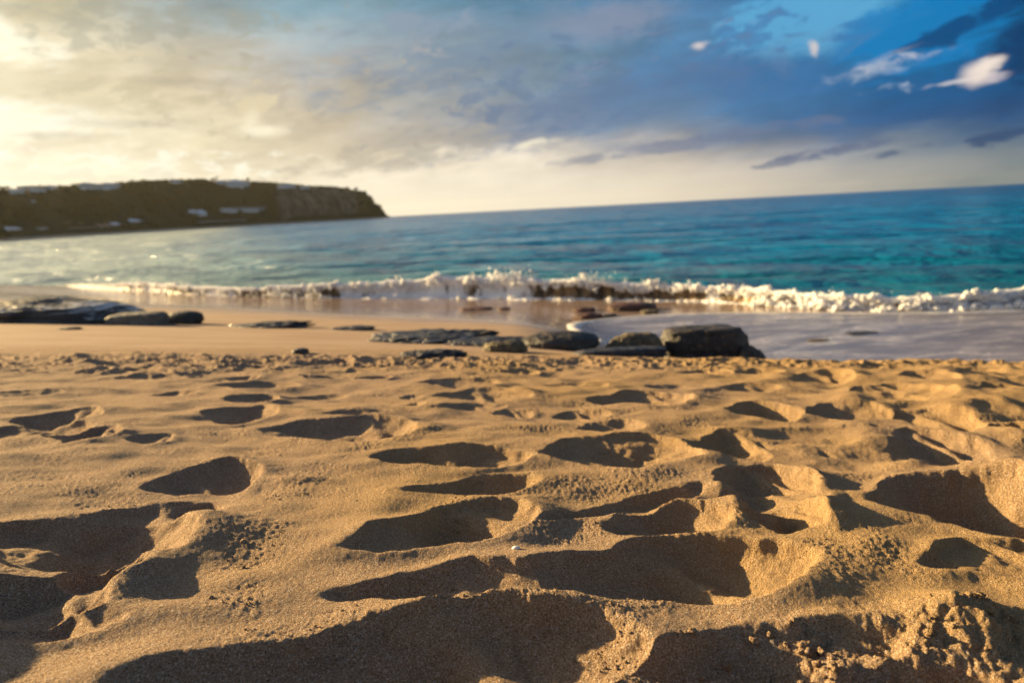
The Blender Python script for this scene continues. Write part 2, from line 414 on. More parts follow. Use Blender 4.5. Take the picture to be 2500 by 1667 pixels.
# polar grid of the beach: fine where one can stand close to it, coarse far off
dense = np.linspace(radians(-46), radians(46), 1150)
rest = np.linspace(radians(46), radians(314), 300)[1:-1]
TH = np.concatenate([dense, rest])
R = [0.12]
while R[-1] < 260:
    r = R[-1]
    R.append(r * (1.008 if r < .5 else 1.0036 if r < 4.3 else 1.008 if r < 16 else 1.03))
R = np.array(R)
RR, TT = np.meshgrid(R, TH, indexing='ij')
X = (RR * np.sin(TT)).ravel(); Y = (RR * np.cos(TT)).ravel()
Z = base(X, Y)
u_ = NX * X + NY * Y; cy_ = crest_y(X)
dry = 1 - sstep(-0.1, 0.30, Y - cy_ - 0.08 * fbm(X * 3, Y * 3, 2))
near = (np.hypot(X, Y) < 12) & (dry > 0)
idx = np.nonzero(near)[0]
x, y = X[idx], Y[idx]
wx = x + 0.022 * fbm(x * 9, y * 9, 3) + 0.004 * fbm(x * 45, y * 45, 2)
wy = y + 0.024 * fbm(x * 9 + 40, y * 9, 3) + 0.004 * fbm(x * 45, y * 45 + 31, 2)
dep = np.zeros(len(x)); rim = np.zeros(len(x))
for A, B, r, d in pits:
    lo = np.minimum(A, B) - r * 2.4 - .08; hi = np.maximum(A, B) + r * 2.4 + .08
    m = np.nonzero((x > lo[0]) & (x < hi[0]) & (y > lo[1]) & (y < hi[1]))[0]
    if not len(m): continue
    p = np.stack([wx[m], wy[m]], 1); ab = B - A; L = np.linalg.norm(ab); C = (A + B) / 2
    ax = ab / L if L > 1e-6 else np.array([1., 0.])
    if ax[0] < 0: ax = -ax
    la = L / 2 + r * 1.05; lb = r * 1.12
    q1 = (p - C) @ ax / la; q2 = (p - C) @ np.array([-ax[1], ax[0]])
    wf = 1 - .42 * sstep(.25, -1.0, q1) + .08 * np.sin(q1 * 5 + r * 200)
    # the heel end dips in gently, the toe end is a steeper wall
    q = np.sqrt(q1 ** 2 + (q2 / (lb * wf)) ** 2)
    dm = min(d, .52 * lb)
    f = 1 - q ** 1.9
    k = .20
    hh = np.clip(.5 + .5 * f / k, 0, 1); f = f * hh + k * hh * (1 - hh) * .5
    sk = .78 + .22 * sstep(-.6, .5, q1)
    dd = dm * f * sk * (1 + .22 * np.sin(q1 * 4.5 + r * 150) * (1 - q.clip(0, 1)))
    hp = (r * 977.0) % 1.0
    dd = dd * (1 - (.15 + .45 * hp) * np.exp(-((q1 - (hp - .35) * .9 + .25 * q2 / lb) / .16) ** 2) * sstep(0, .3, f))
    dep[m] = np.maximum(dep[m], np.maximum(dd, 0))
    e = (q - 1) * lb
    rw = .012 + .30 * r
    side = .5 + .9 * sstep(-.2, .9, q1)
    rim[m] = np.maximum(rim[m], dm * .20 * side * np.where(e > 0, np.exp(-(e / rw) ** 2), np.exp(-(e / .010) ** 2)))
dep = dep * (1 + .30 * fbm(x * 14, y * 14, 3))
MO.append((np.array([-1.06, .95]), .16, .14, .12))  # extra mound added beyond the left edge to shade the bottom-left sand
mo = np.zeros(len(x))
for c, sx, sy, h in MO:
    q = ((wx - c[0]) / sx) ** 2 + ((wy - c[1]) / sy) ** 2
    mo += np.where(q < 9, h * np.exp(-q), 0)
und = .026 * fbm(x * 3.1 + 2, y * 3.8, 2) * sstep(-.1, .6, x - .25 * y) + .022 * fbm(x * 2.0, y * 2.4, 2) + .018 * np.maximum(0, fbm(x * 3.4 + 3, y * 5.2, 2)) * sstep(-.2, .8, x - .2 * y) + .012 * fbm(x * 5, y * 8, 2) * sstep(.6, 1.2, np.hypot(x, y))
dR = np.hypot(x, y)
# crusty texture on the undisturbed surface, with crumbly patches
cr = sstep(-.05, .35, fbm(x * 5 + 8, y * 5, 2))
crust = (.0008 + .0022 * cr) * (fbm(x * 90, y * 90, 4, .65) - .8 * np.abs(fbm(x * 38 + 3, y * 38, 3, .6)) + .2) * (1 - sstep(.004, .02, dep) * .75)
billow = np.abs(fbm(x * 34, y * 34, 3, .6))
clod_mask = sstep(.02, .22, x - .20 + .14 * fbm(x * 6, y * 6, 2)) * (1 - sstep(.74, .84, y - .12 * x + .08 * fbm(x * 8, y * 8, 2))) \
          + sstep(-.16, -.30, x + .06 * fbm(x * 9, y * 9, 2)) * (1 - sstep(.58, .66, y))
clods = clod_mask * (.022 * fbm(x * 9, y * 9, 2) + .016 * np.abs(fbm(x * 24, y * 24, 2, .4)) + .007 * np.abs(fbm(x * 60, y * 60, 2, .5)) + .0015 * fbm(x * 160, y * 160, 2))
rg = sstep(3.1, 3.6, y + .35 * fbm(x * 1.5, y * 1.5, 2)) 
rough = rg * (.020 * fbm(x * 7, y * 9, 3) + .026 * np.maximum(0, fbm(x * 15, y * 17, 3) - .05) + .006 * fbm(x * 40, y * 40, 2))
rside = sstep(.15, .9, x - .45 * y) * (.018 * fbm(x * 6 + 5, y * 6, 3))
ks = dry[idx]
Z[idx] += ks * (und + mo + crust + clods + rough + rside - dep + rim * (1 - sstep(0, .012, dep)))
wet = near == False
Z += (1 - dry) * .004 * fbm(X * 1.3, Y * 1.3, 2) * (np.hypot(X, Y) < 60)
# berm lip: a line of heaped sand at the crest
V = np.stack([X, Y, Z], 1)
_V_all = V.copy(); c0 = len(V); V = np.vstack([V, [[0, 0, float(base(np.array(0.), np.array(0.)))]]])
F = grid_faces(len(R), len(TH), True)[:, ::-1]

sand, t, b = material('dry_and_wet_sand')
oc = objco(t); ox, oy, oz = t.sep(oc)
uu = t.m('ADD', t.m('MULTIPLY', ox, NX), t.m('MULTIPLY', oy, NY))
big, _ = t.noise(oc, 1.1, 3)
_, gcol = t.noise(oc, 900, 2, .7)
gr, _ = t.noise(oc, 420, 3, .7)
gr2, _ = t.noise(oc, 160, 3, .65)
vor = t.node('ShaderNodeTexVoronoi'); t.put(vor.inputs['Vector'], oc); vor.inputs['Scale'].default_value = 520
cdry = t.ramp(gr, [(.28, (.12, .07, .035)), (.42, (.29, .19, .125)), (.55, (.46, .325, .215)), (.70, (.75, .61, .47))])
spark = t.mapr(t.sep(vor.outputs['Color'])[0], .93, .95)
cdry = t.mix(t.m('MULTIPLY', spark, .45), cdry, (.85, .80, .74))
darkg = t.mapr(t.sep(vor.outputs['Color'])[1], .95, .965)
cdry = t.mix(t.m('MULTIPLY', darkg, .6), cdry, (.06, .04, .03))
cdry = t.mix(t.mapr(t.m('ADD', big, t.m('MULTIPLY', ox, .12)), .35, .75, 0, .45), cdry, (.44, .28, .09))
# wetness by height on the foreshore
ws, _ = t.noise(t.comb(t.m('MULTIPLY', ox, .5), oy), 1.2, 3)
wetf = t.mapr(t.m('ADD', uu, t.m('MULTIPLY', ws, 2.2)), 6.2, 8.6)
damp = t.mapr(t.m('ADD', uu, t.m('MULTIPLY', ws, .8)), 3.2, 5.0)
strk, _ = t.noise(t.comb(t.m('MULTIPLY', ox, .7), t.m('MULTIPLY', oy, 3.5)), 1.6, 5, .6)
cdamp = t.mix(t.mapr(strk, .3, .7), (.31, .215, .15), (.40, .29, .21))
isdry = t.mapr(t.m('SUBTRACT', oy, t.m('MULTIPLY', ox, -.03)), 4.10, 4.45)
c = t.mix(isdry, cdry, cdamp)
c = t.mix(wetf, c, (.27, .20, .17))
t.put(b.inputs['Base Color'], c)
t.put(b.inputs['Roughness'], t.m('SUBTRACT', .95, t.m('MULTIPLY', wetf, .83)))
t.put(b.inputs['Specular IOR Level'], t.m('ADD', .12, t.m('MULTIPLY', wetf, .5)))
bs = t.m('SUBTRACT', 1.0, t.m('MAXIMUM', isdry, wetf))
h = t.m('ADD', gr, t.m('MULTIPLY', gr2, 1.3))
nb = bump(t, b, h, .0075, t.m('ADD', t.m('MULTIPLY', bs, .96), .03))
t.l.new(nb, b.inputs['Normal'])
tag(mesh_obj('sand_beach', V, F, sand), kind='structure')

# ------------------------------------------------------------------ sea
sea, t, b = material('sea_water')
oc = objco(t); ox, oy, oz = t.sep(oc)
uu = t.m('ADD', t.m('MULTIPLY', ox, NX), t.m('MULTIPLY', oy, NY))
vv = t.m('SUBTRACT', t.m('MULTIPLY', ox, NY), t.m('MULTIPLY', oy, NX))
pn, _ = t.noise(t.comb(t.m('MULTIPLY', ox, .012), t.m('MULTIPLY', oy, .03)), 1.0, 4)
dcol = t.ramp(t.m('ADD', t.mapr(uu, 10, 300, smooth=False), t.m('MULTIPLY', t.m('SUBTRACT', pn, .5), .25)),
              [(0.0, (.001, .11, .16)), (.03, (.001, .125, .24)), (.10, (.001, .135, .33)), (.4, (.001, .12, .34)), (1.0, (.001, .085, .27))])
sky_sheen = t.mapr(t.m('ADD', ox, t.m('MULTIPLY', oy, .38)), 8, -16)
dcol = t.mix(t.m('MULTIPLY', sky_sheen, .85), dcol, (.46, .54, .48))  # pale base colour toward the left stands in for reflected bright sky
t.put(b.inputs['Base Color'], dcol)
t.put(b.inputs['Specular IOR Level'], t.m('ADD', .20, t.m('MULTIPLY', sky_sheen, .25)))
b.inputs['Roughness'].default_value = .20; b.inputs['IOR'].default_value = 1.33
pv = t.comb(t.m('MULTIPLY', vv, .8), uu)
w1, _ = t.noise(pv, .55, 5, .55, .4)
w2, _ = t.noise(pv, 2.6, 4, .6, .3)
w3, _ = t.noise(t.comb(t.m('MULTIPLY', vv, .4), uu), .11, 3, .5, .3)
nb = bump(t, b, w3, 6.0, .9); nb = bump(t, b, w1, .60, 1.0, nb); nb = bump(t, b, w2, .14, .9, nb)
t.l.new(nb, b.inputs['Normal'])
th = np.concatenate([np.linspace(radians(-48), radians(48), 560), np.linspace(radians(48), radians(312), 120)[1:-1]])
R2 = [5.0]
while R2[-1] < 6000: R2.append(R2[-1] * (1.006 if R2[-1] < 90 else 1.02 if R2[-1] < 1200 else 1.15))
R2 = np.array(R2)
RR, TT = np.meshgrid(R2, th, indexing='ij'); X = (RR * np.sin(TT)).ravel(); Y = (RR * np.cos(TT)).ravel()
u_ = NX * X + NY * Y; v_ = NY * X - NX * Y; rr = np.hypot(X, Y)
amp = sstep(11.5, 16, u_) * (1 - sstep(200, 900, rr))
Zs = amp * .7 * (.14 * fbm(v_ * .20, u_ * .36, 3) + .07 * fbm(v_ * .5, u_ * 1.1, 3) + .05 * np.sin(u_ * .55 + 1.5 * fbm(v_ * .05, u_ * .05, 2)))
V = np.stack([X, Y, Zs], 1)
V = np.vstack([V, [[0, 0, 0]]])
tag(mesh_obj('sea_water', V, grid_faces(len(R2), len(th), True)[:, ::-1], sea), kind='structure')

# ------------------------------------------------------------------ swash running up the beach on the right
def polyline(P, n):
    P = np.array(P, float); d = np.r_[0, np.cumsum(np.linalg.norm(np.diff(P, axis=0), axis=1))]
    # Catmull-Rom through the points
    t = np.linspace(0, len(P) - 1, n); i = np.clip(t.astype(int), 0, len(P) - 2); f = (t - i)[:, None]
    p0 = P[np.clip(i - 1, 0, None)]; p1 = P[i]; p2 = P[i + 1]; p3 = P[np.clip(i + 2, None, len(P) - 1)]
    return .5 * ((2 * p1) + (-p0 + p2) * f + (2 * p0 - 5 * p1 + 4 * p2 - p3) * f ** 2 + (-p0 + 3 * p1 - 3 * p2 + p3) * f ** 3)

edge_px = [(2700, 760), (2300, 768), (1990, 769), (1760, 770), (1600, 775), (1480, 783), (1420, 791), (1404, 800), (1412, 812), (1440, 826), (1480, 840), (1520, 850)]
EDGE = polyline([G(a, b_) for a, b_ in edge_px] + [(2.2, 5.4), (3.4, 4.9), (5.5, 4.4), (9, 3.2), (13, 1.0)], 240)
EDGE += np.stack([.05 * fbm(EDGE[:, 0] * 2, EDGE[:, 1] * 2, 3), .05 * fbm(EDGE[:, 0] * 2 + 9, EDGE[:, 1] * 2, 3)], 1)
def inpoly(x, y, P):
    c = np.zeros(len(x), bool)
    for i in range(len(P)):
        x1, y1 = P[i]; x2, y2 = P[i - 1]
        if y1 == y2: continue
        k = ((y1 > y) != (y2 > y)) & (x < (x2 - x1) * (y - y1) / (y2 - y1) + x1)
        c ^= k
    return c
swm, t, b = material('thin_swash_water')
oc = objco(t)
f1, _ = t.noise(t.comb(t.m('MULTIPLY', t.sep(oc)[0], .6), t.m('MULTIPLY', t.sep(oc)[1], 2.0)), 1.6, 6, .62, .8)
f2, _ = t.noise(oc, 14, 4, .6)
cc = t.mix(t.mapr(f1, .40, .68), (.14, .14, .19), (.33, .32, .38))
vl = t.node('ShaderNodeTexVoronoi', feature='DISTANCE_TO_EDGE'); t.put(vl.inputs['Vector'], t.vm('ADD', oc, t.vm('MULTIPLY', t.noise(oc, 3, 3)[1], (.5, .5, 0)))); vl.inputs['Scale'].default_value = 3.2
lace = t.m('MULTIPLY', t.mapr(vl.outputs['Distance'], .07, .02), t.mapr(f1, .50, .66))
cc = t.mix(t.m('MULTIPLY', lace, .55), cc, (.62, .62, .66))
cc = t.mix(t.mapr(t.m('ADD', f1, t.m('MULTIPLY', f2, .3)), .78, .88), cc, (.22, .15, .10))
t.put(b.inputs['Base Color'], cc); b.inputs['Roughness'].default_value = .22; b.inputs['IOR'].default_value = 1.33
t.l.new(bump(t, b, t.m('ADD', f1, t.m('MULTIPLY', f2, .25)), .05, .5), b.inputs['Normal'])
# grid clipped to the swash outline
gx = np.linspace(.1, 14, 330); gy = np.linspace(1.0, 16, 360)
GX, GY = np.meshgrid(gx, gy, indexing='ij'); fx, fy = GX.ravel(), GY.ravel()
ins = inpoly(fx, fy, EDGE)
# distance to the edge gives the sheet its thin rounded front
D = np.full(len(fx), 9.0)
for i in range(0, len(EDGE)):
    D = np.minimum(D, np.hypot(fx - EDGE[i, 0], fy - EDGE[i, 1]))
sd_ = np.where(ins, D, -D)
Zw = base(fx, fy) + np.clip(sd_ * .5, -.02, .022) + .004 * fbm(fx * 3, fy * 6, 3)
Fs = grid_faces(len(gx), len(gy))
keep = (sd_ > -.06)[Fs].all(1)
Fs = Fs[keep]; used = np.unique(Fs); mp = -np.ones(len(fx), int); mp[used] = np.arange(len(used))
V = np.stack([fx, fy, Zw], 1)[used]
tag(mesh_obj('swash_water', V, mp[Fs], swm), kind='structure')

foam, t, b = material('sea_foam')
fn, _ = t.noise(objco(t), 30, 4)
t.put(b.inputs['Base Color'], t.mix(t.mapr(fn, .35, .65), (.90, .90, .92), (.97, .97, .97)))
b.inputs['Roughness'].default_value = .6
tr = t.node('ShaderNodeBsdfTranslucent'); tr.inputs[0].default_value = (.95, .94, .92, 1)
mxs = t.node('ShaderNodeMixShader'); mxs.inputs[0].default_value = .35
t.l.new(b.outputs[0], mxs.inputs[1]); t.l.new(tr.outputs[0], mxs.inputs[2])
t.l.new(mxs.outputs[0], [n for n in t.n if n.type == 'OUTPUT_MATERIAL'][0].inputs[0])
# foam bead along the swash front
n = len(EDGE); tang = np.gradient(EDGE, axis=0); tang /= np.linalg.norm(tang, axis=1)[:, None]
nor = np.stack([-tang[:, 1], tang[:, 0]], 1)
wd = .035 + .075 * np.exp(-((np.arange(n) - 95) / 28.0) ** 2) ; wd = wd * (1 + .5 * fbm(np.arange(n) * .3, np.zeros(n), 3)); wd = np.clip(wd, .012, .2)
prof = [(-1, -.006), (-.7, .012), (0, .030), (.7, .016), (1, -.006)]
V = []
for a_, h_ in prof:
    P = EDGE + nor * (wd * a_)[:, None]
    V.append(np.column_stack([P, base(P[:, 0], P[:, 1]) + .008 + h_]))
V = np.stack(V, 0).reshape(-1, 3)
tag(mesh_obj('foam_edge', V, grid_faces(len(prof), n), foam), kind='stuff')

# ------------------------------------------------------------------ small blobs used for spray and foam
def ico(sub):
    import bmesh
    bm = bmesh.new(); bmesh.ops.create_icosphere(bm, subdivisions=sub, radius=1)
    v = np.array([q.co[:] for q in bm.verts]); f = np.array([[q.index for q in fc.verts] for fc in bm.faces]); bm.free()
    return v, f
def blobs(C, Rr, sub=1, jitter=.25, squash=None):
    v, f = ico(sub); n = len(C)
    V = v[None] * (1 + jitter * rng.uniform(-1, 1, (n, len(v), 1))) * Rr[:, None, None]
    if squash is not None: V = V * squash[:, None, :]
    V = V + C[:, None, :]
    F = f[None] + (np.arange(n) * len(v))[:, None, None]
    return V.reshape(-1, 3), F.reshape(-1, 3)

# ------------------------------------------------------------------ breaking wave
WP = [(-500, 640), (-150, 672), (60, 690), (160, 697), (250, 706), (350, 713), (450, 721), (600, 727), (750, 729), (900, 729), (1100, 729), (1250, 730), (1450, 732), (1600, 734), (1750, 739), (1900, 750), (2050, 758), (2250, 762), (2400, 761), (2500, 758), (2700, 756), (3000, 760)]
WH = [0, 1, 2, 5, 12, 25, 25, 25, 34, 42, 52, 54, 47, 43, 42, 42, 42, 41, 46, 54, 58, 50]
zero = lambda x, y: x * 0 + .03
P = []; HH = []
for (a_, b_), h_ in zip(WP, WH):
    g = G(a_, b_, zero) if a_ > -100 else G(a_, b_, zero)
    P.append(g); HH.append(h_ / FPX * (g @ np.array([0, 1.])) )
P = polyline(P, 1500); tt = np.linspace(0, len(HH) - 1, 1500); HH = np.interp(tt, np.arange(len(WH)), HH)
sc = np.r_[0, np.cumsum(np.linalg.norm(np.diff(P, axis=0), axis=1))]
HH = HH * (1 + .26 * fbm(sc * .9, sc * 0, 3) + .10 * fbm(sc * 3.5, sc * 0 + 5, 2))
nx_ = np.array([NX, NY])
# profile across the wave: (offset seaward, height) in units of the wave height; it stands up, curls over, slopes back
prof = [(-.75, -.02), (-.45, .03), (-.18, .06), (-.02, .12), (.07, .24), (.11, .38), (.10, .54), (.04, .70), (-.04, .82), (-.06, .92), (.0, .985), (.14, 1.0), (.35, .95), (.7, .80), (1.2, .56), (1.9, .30), (2.8, .10), (3.8, -.03), (4.4, -.15)]
pr = polyline(prof, 64)
S_, Q_ = np.meshgrid(np.arange(1500), np.arange(64), indexing='ij'); S_ = S_.ravel(); Q_ = Q_.ravel()
h = HH[S_]; off = pr[Q_, 0]; hz = pr[Q_, 1]
front = sstep(40, 20, Q_)
px_ = P[S_, 0] + nx_[0] * off * h; py_ = P[S_, 1] + nx_[1] * off * h; pz_ = hz * h
pt = np.stack([px_, py_, pz_], 1)
lump = fbm3(np.stack([sc[S_] * 3.2, off * h * 3, pz_ * 5], 1), 4, .6)
lump2 = np.abs(fbm3(np.stack([sc[S_] * 9, off * h * 9, pz_ * 9], 1), 3, .6))
am = h * (.05 + .30 * sstep(.55, .95, hz) * sstep(34, 26, Q_) + .16 * sstep(.2, .0, hz) * front) 
pt += (am * lump)[:, None] * np.array([-nx_[0], -nx_[1], 1.1]) + (am * .35 * lump2)[:, None] * np.array([-nx_[0], -nx_[1], 1.0])
pt[:, 2] += .02 - .10 * sstep(.12, .03, h)
wv, t, b = material('breaking_wave_water')
oc = objco(t); ox, oy, oz = t.sep(oc)
uu = t.m('ADD', t.m('MULTIPLY', ox, NX), t.m('MULTIPLY', oy, NY)); vv = t.m('SUBTRACT', t.m('MULTIPLY', ox, NY), t.m('MULTIPLY', oy, NX))
st, _ = t.noise(t.comb(t.m('MULTIPLY', vv, 3.0), t.m('MULTIPLY', oz, 1.0), uu), 1.6, 5, .62, .5)
st2, _ = t.noise(t.comb(t.m('MULTIPLY', vv, 1.0), 0.0, 3.0), .55, 2)
at = t.node('ShaderNodeAttribute', attribute_name='foaminess').outputs['Fac']
fo = t.mapr(t.m('ADD', t.m('ADD', st, t.m('MULTIPLY', t.m('SUBTRACT', st2, .5), 1.2)), at), .58, .78)
body = t.mix(t.mapr(t.node('ShaderNodeAttribute', attribute_name='backface').outputs['Fac'], .3, .7), t.mix(t.mapr(st, .3, .7), (.03, .018, .008), (.34, .22, .11)), (.003, .16, .19))
t.put(b.inputs['Base Color'], t.mix(fo, body, (.88, .88, .90)))
t.put(b.inputs['Roughness'], t.m('ADD', .3, t.m('MULTIPLY', fo, .6)))
b.inputs['Specular IOR Level'].default_value = .3
t.l.new(bump(t, b, t.noise(t.comb(t.m('MULTIPLY', vv, 14), t.m('MULTIPLY', oz, 8), t.m('MULTIPLY', uu, 8)), 1.0, 4, .6)[0], .05, .7), b.inputs['Normal'])
wave = mesh_obj('breaking_wave', pt, grid_faces(1500, 64)[:, ::-1], wv)
prog = np.interp(tt, [0, 4, 6, 8, 9.2, 10, 11, 11.6, 12.6, 13, 14.5, 16, 21], [.5, .4, .12, .10, .14, .34, .36, .02, .10, .0, .08, .26, .3])[S_]
fm = prog + .55 * sstep(.62, .86, hz) * sstep(46, 30, Q_) + .45 * sstep(.16, .03, hz) * front + .10 * lump - .5 * sstep(36, 50, Q_)
at_ = wave.data.attributes.new('foaminess', 'FLOAT', 'POINT'); at_.data.foreach_set('value', fm.astype(np.float32))
at_ = wave.data.attributes.new('backface', 'FLOAT', 'POINT'); at_.data.foreach_set('value', sstep(30, 38, Q_).astype(np.float32))
tag(wave, kind='structure')
# foam clumps on the lip, thrown drops above it and churned foam at the foot
def along(n, lo=4.5, hi=21):
    return np.clip((rng.uniform(lo, hi, n) / 21 * 1499).astype(int), 0, 1499)
Cs = []; Rs = []
def addb(i, off, z, r):
    Cs.append(np.column_stack([P[i, 0] + nx_[0] * off, P[i, 1] + nx_[1] * off, z])); Rs.append(r)
n = 15000; i = along(n); i = i[fbm(sc[i] * 1.7, sc[i] * 0 + 50, 3) + rng.uniform(-.25, .25, n) > -.12]; n = len(i); h = HH[i]; cl = .5 + .5 * fbm(sc[i] * 2.2, sc[i] * 0 + 4, 3)
top = .84 + .42 * fbm(sc[i] * 2.2, sc[i] * 0 + 8, 3)
addb(i, h * rng.normal(.06, .10, n), h * (top + rng.normal(-.03, .10, n)), h * rng.uniform(.03, .14, n) * (.6 + cl))
n = 1500; i = along(n); h = HH[i]; cl = np.clip(fbm(sc[i] * 2.8, sc[i] * 0 + 14, 3), 0, 1) * 2
addb(i, h * rng.normal(.05, .15, n), h * (1.0 + rng.exponential(.11, n) * (.3 + cl)), h * rng.uniform(.008, .03, n))
n = 3600; i = along(n); h = HH[i]; m_ = fbm(sc[i] * 1.5, sc[i] * 0 + 24, 3) + (tt[i] > 14.2) * .5 + (tt[i] < 8.5) * .3 > .05
i = i[m_]; n = len(i); h = HH[i]
addb(i, h * rng.normal(-.35, .22, n), h * np.abs(rng.normal(.05, .09, n)), h * rng.uniform(.02, .10, n))
for c_, n, hh in [(6.0, 260, .55), (11.0, 420, .38), (12.0, 380, .40), (12.9, 200, .25), (14.2, 120, .2), (17.0, 300, .30), (20.3, 300, .35)]:
    i = np.clip((rng.normal(c_, .16, n) / 21 * 1499).astype(int), 0, 1499); h = HH[i]
    addb(i, h * rng.normal(.05, .14, n), h * (.95 + np.abs(rng.normal(0, hh * .5, n))), h * rng.uniform(.012, .06, n))
# right hand end and left end: the wave has collapsed into rolling whitewater
n = 13000; i = np.r_[along(n, 14.6, 21), along(1500, 4.6, 8.5)]; n = len(i); h = HH[i]
cl = fbm(sc[i] * 1.6, sc[i] * 0 + 31, 3); oo = rng.uniform(-.7, .9, n)
zt = (.55 + .95 * cl + .35 * fbm(sc[i] * 3.5, oo * 3, 2)) * (1 - .55 * np.clip(-oo - .05, 0, 1))
addb(i, h * oo, h * np.clip(rng.uniform(.1, 1, n) ** .5 * zt, .02, 1.2), h * rng.uniform(.03, .15, n))
Cs = np.concatenate(Cs); Rs = np.concatenate(Rs)
V, F = blobs(Cs, np.clip(Rs * rng.gamma(1.6, .28, len(Rs)), .003, .040), 1, .15, rng.uniform(.7, 1.5, (len(Rs), 3)))
V += (np.stack([perlin3(V * 6), perlin3(V * 6 + 30), perlin3(V * 6 + 60)], 1)) * .04
tag(mesh_obj('wave_foam', V, F, foam, wave), kind='stuff')

# ------------------------------------------------------------------ rocks
def rock_mat(name, dark, light, warm=None, wet=.0, scale=1.0, splash=None):
    m, t, b = material(name); oc = objco(t)
    a, _ = t.noise(oc, 2.2 * scale, 6, .62, .4); f, _ = t.noise(oc, 22 * scale, 5, .65)
    c = t.mix(t.mapr(a, .36, .66), dark, light)
    if warm: c = t.mix(t.mapr(f, .5, .66), c, warm)
    if splash:
        nz = t.sep(t.node('ShaderNodeNewGeometry').outputs['Normal'])[2]
        g, _ = t.noise(oc, 3.0, 5, .65, .8)
        c = t.mix(t.m('MULTIPLY', t.mapr(g, .53, .60), t.mapr(nz, .75, .95)), c, splash)
    t.put(b.inputs['Base Color'], c)
    t.put(b.inputs['Roughness'], t.mapr(a, .3, .7, .85 - wet, .6 - wet * .8))
    nb = bump(t, b, a, .06, .9); nb = bump(t, b, f, .022, 1.0, nb); t.l.new(nb, b.inputs['Normal'])
    return m
R_DARK = rock_mat('dark_wet_rock', (.018, .017, .018), (.055, .05, .048), (.10, .075, .045), .25)
R_TAN = rock_mat('tan_rock', (.05, .042, .03), (.15, .12, .07), (.24, .18, .09), .05)
R_GREY = rock_mat('pale_grey_rock', (.09, .085, .075), (.19, .18, .16), (.26, .23, .17), .1)
R_SLAB = rock_mat('slab_rock', (.010, .014, .024), (.042, .048, .068), (.08, .07, .06), .3)
R_RED = rock_mat('reddish_brown_rock', (.035, .014, .010), (.12, .045, .028), (.20, .10, .05), .3)
R_SHELF = rock_mat('wave_washed_rock', (.02, .019, .02), (.06, .055, .05), None, .3, 1.0, (.5, .5, .52))
BV, BF = None, None
def cube_sphere(n):
    V = []; F = []; 
    g = np.linspace(-1, 1, n)
    for ax in range(3):
        for s in (-1, 1):
            A, Bq = np.meshgrid(g, g, indexing='ij'); C = np.full_like(A, s)
            p = [None] * 3; p[ax] = C; p[(ax + 1) % 3] = A; p[(ax + 2) % 3] = Bq
            o = len(V) * n * n; V.append(np.stack([q.ravel() for q in p], 1))
            f = grid_faces(n, n) + o; F.append(f if s > 0 else f[:, ::-1])
    V = np.vstack(V); F = np.vstack(F)
    key = np.round(V * 1e5).astype(int); _, first, inv = np.unique(key, axis=0, return_index=True, return_inverse=True)
    return V[first], inv.ravel()[F]
CSV, CSF = cube_sphere(40)
def rock(name, cx, by, wpx, hpx, mat, label, cat='rock', group=None, depth=.6, sq=3.2, rough=.16, strata=0., lean=0., seed=0, sink=.28, flat_top=0., dist=None, taper=0., fq=1.3):
    """a rock whose foot is seen at picture (cx, by), wpx wide and hpx tall in the photo"""
    if dist is None: g = G(cx, by)
    else:
        d = ray(cx, by); g = np.array([d[0], d[1]]) / d[1] * dist
    Yd = g[1]; W_ = wpx / FPX * Yd * math.cos(PITCH) / 1.0; H_ = hpx / FPX * Yd * 1.03
    dp = W_ * depth
    zg = float(base(np.array(g[0]), np.array(g[1] + dp / 2)))
    if dist is not None:
        rz = CAM_Z + ray(cx, by)[2] / ray(cx, by)[1] * dist; H_ = H_ + max(0, rz - zg)
    v = CSV / (np.abs(CSV) ** sq).sum(1)[:, None] ** (1 / sq)
    p = v + seed * 7.31
    nrm = v / np.linalg.norm(v, axis=1)[:, None]
    v = v + nrm * (rough * fbm3(p * fq, 4, .55) * 1.6 + (rough * .30 + .03) * np.abs(fbm3(p * 4.5, 4, .65)))[:, None]
    if strata: v[:, :2] *= 1 + strata * (perlin(v[:, 2] * 7 + seed * 3.1 + .3 * v[:, 0], v[:, 2] * 0)[:, None] + .6 * sstep(.0, .2, np.sin(v[:, 2] * 9 + seed))[:, None] - .3)
    if flat_top: v[:, 2] = np.where(v[:, 2] > flat_top, flat_top + (v[:, 2] - flat_top) * .25, v[:, 2])
    v[:, 0] += lean * v[:, 2]
    v[:, :2] *= 1 - taper * np.clip(v[:, 2:3], 0, 1)
    v[:, 2] -= v[:, 2].min(); v[:, 2] /= v[:, 2].max(); v[:, 0] /= (v[:, 0].max() - v[:, 0].min()); v[:, 1] /= (v[:, 1].max() - v[:, 1].min())
    v = v * np.array([W_, dp, H_ / (1 - sink)]); v[:, 2] -= H_ * sink / (1 - sink)
    o = mesh_obj(name, v, CSF, mat, None, True, (g[0], g[1] + dp / 2, zg))
    tag(o, label, cat, group); return o
GR = 'rocks lying on the lower beach'
rock('rock', 1742, 877, 250, 70, R_DARK, 'big dark angular rock with a broken flat top, highest of its group, behind the crest', group=GR, depth=.6, sq=4.2, rough=.20, strata=.07, seed=6, flat_top=.42, dist=4.6, taper=.22, lean=-.10)
rock('rock', 1845, 878, 90, 30, R_DARK, 'low dark wedge of rock sloping down right of the biggest rock', group=GR, depth=.8, sq=2.2, rough=.14, seed=9, dist=4.5, taper=.3)
rock('boulder', 1560, 872, 160, 54, R_TAN, 'rounded tan brown boulder between the grey dome rock and the dark block', 'boulder', GR, depth=.6, sq=2.2, rough=.12, seed=3, dist=4.55)
rock('rock', 1370, 874, 212, 44, R_DARK, 'broad grey dome shaped rock left of the tan boulder', group=GR, depth=.6, sq=2.3, rough=.09, seed=4, dist=4.5)
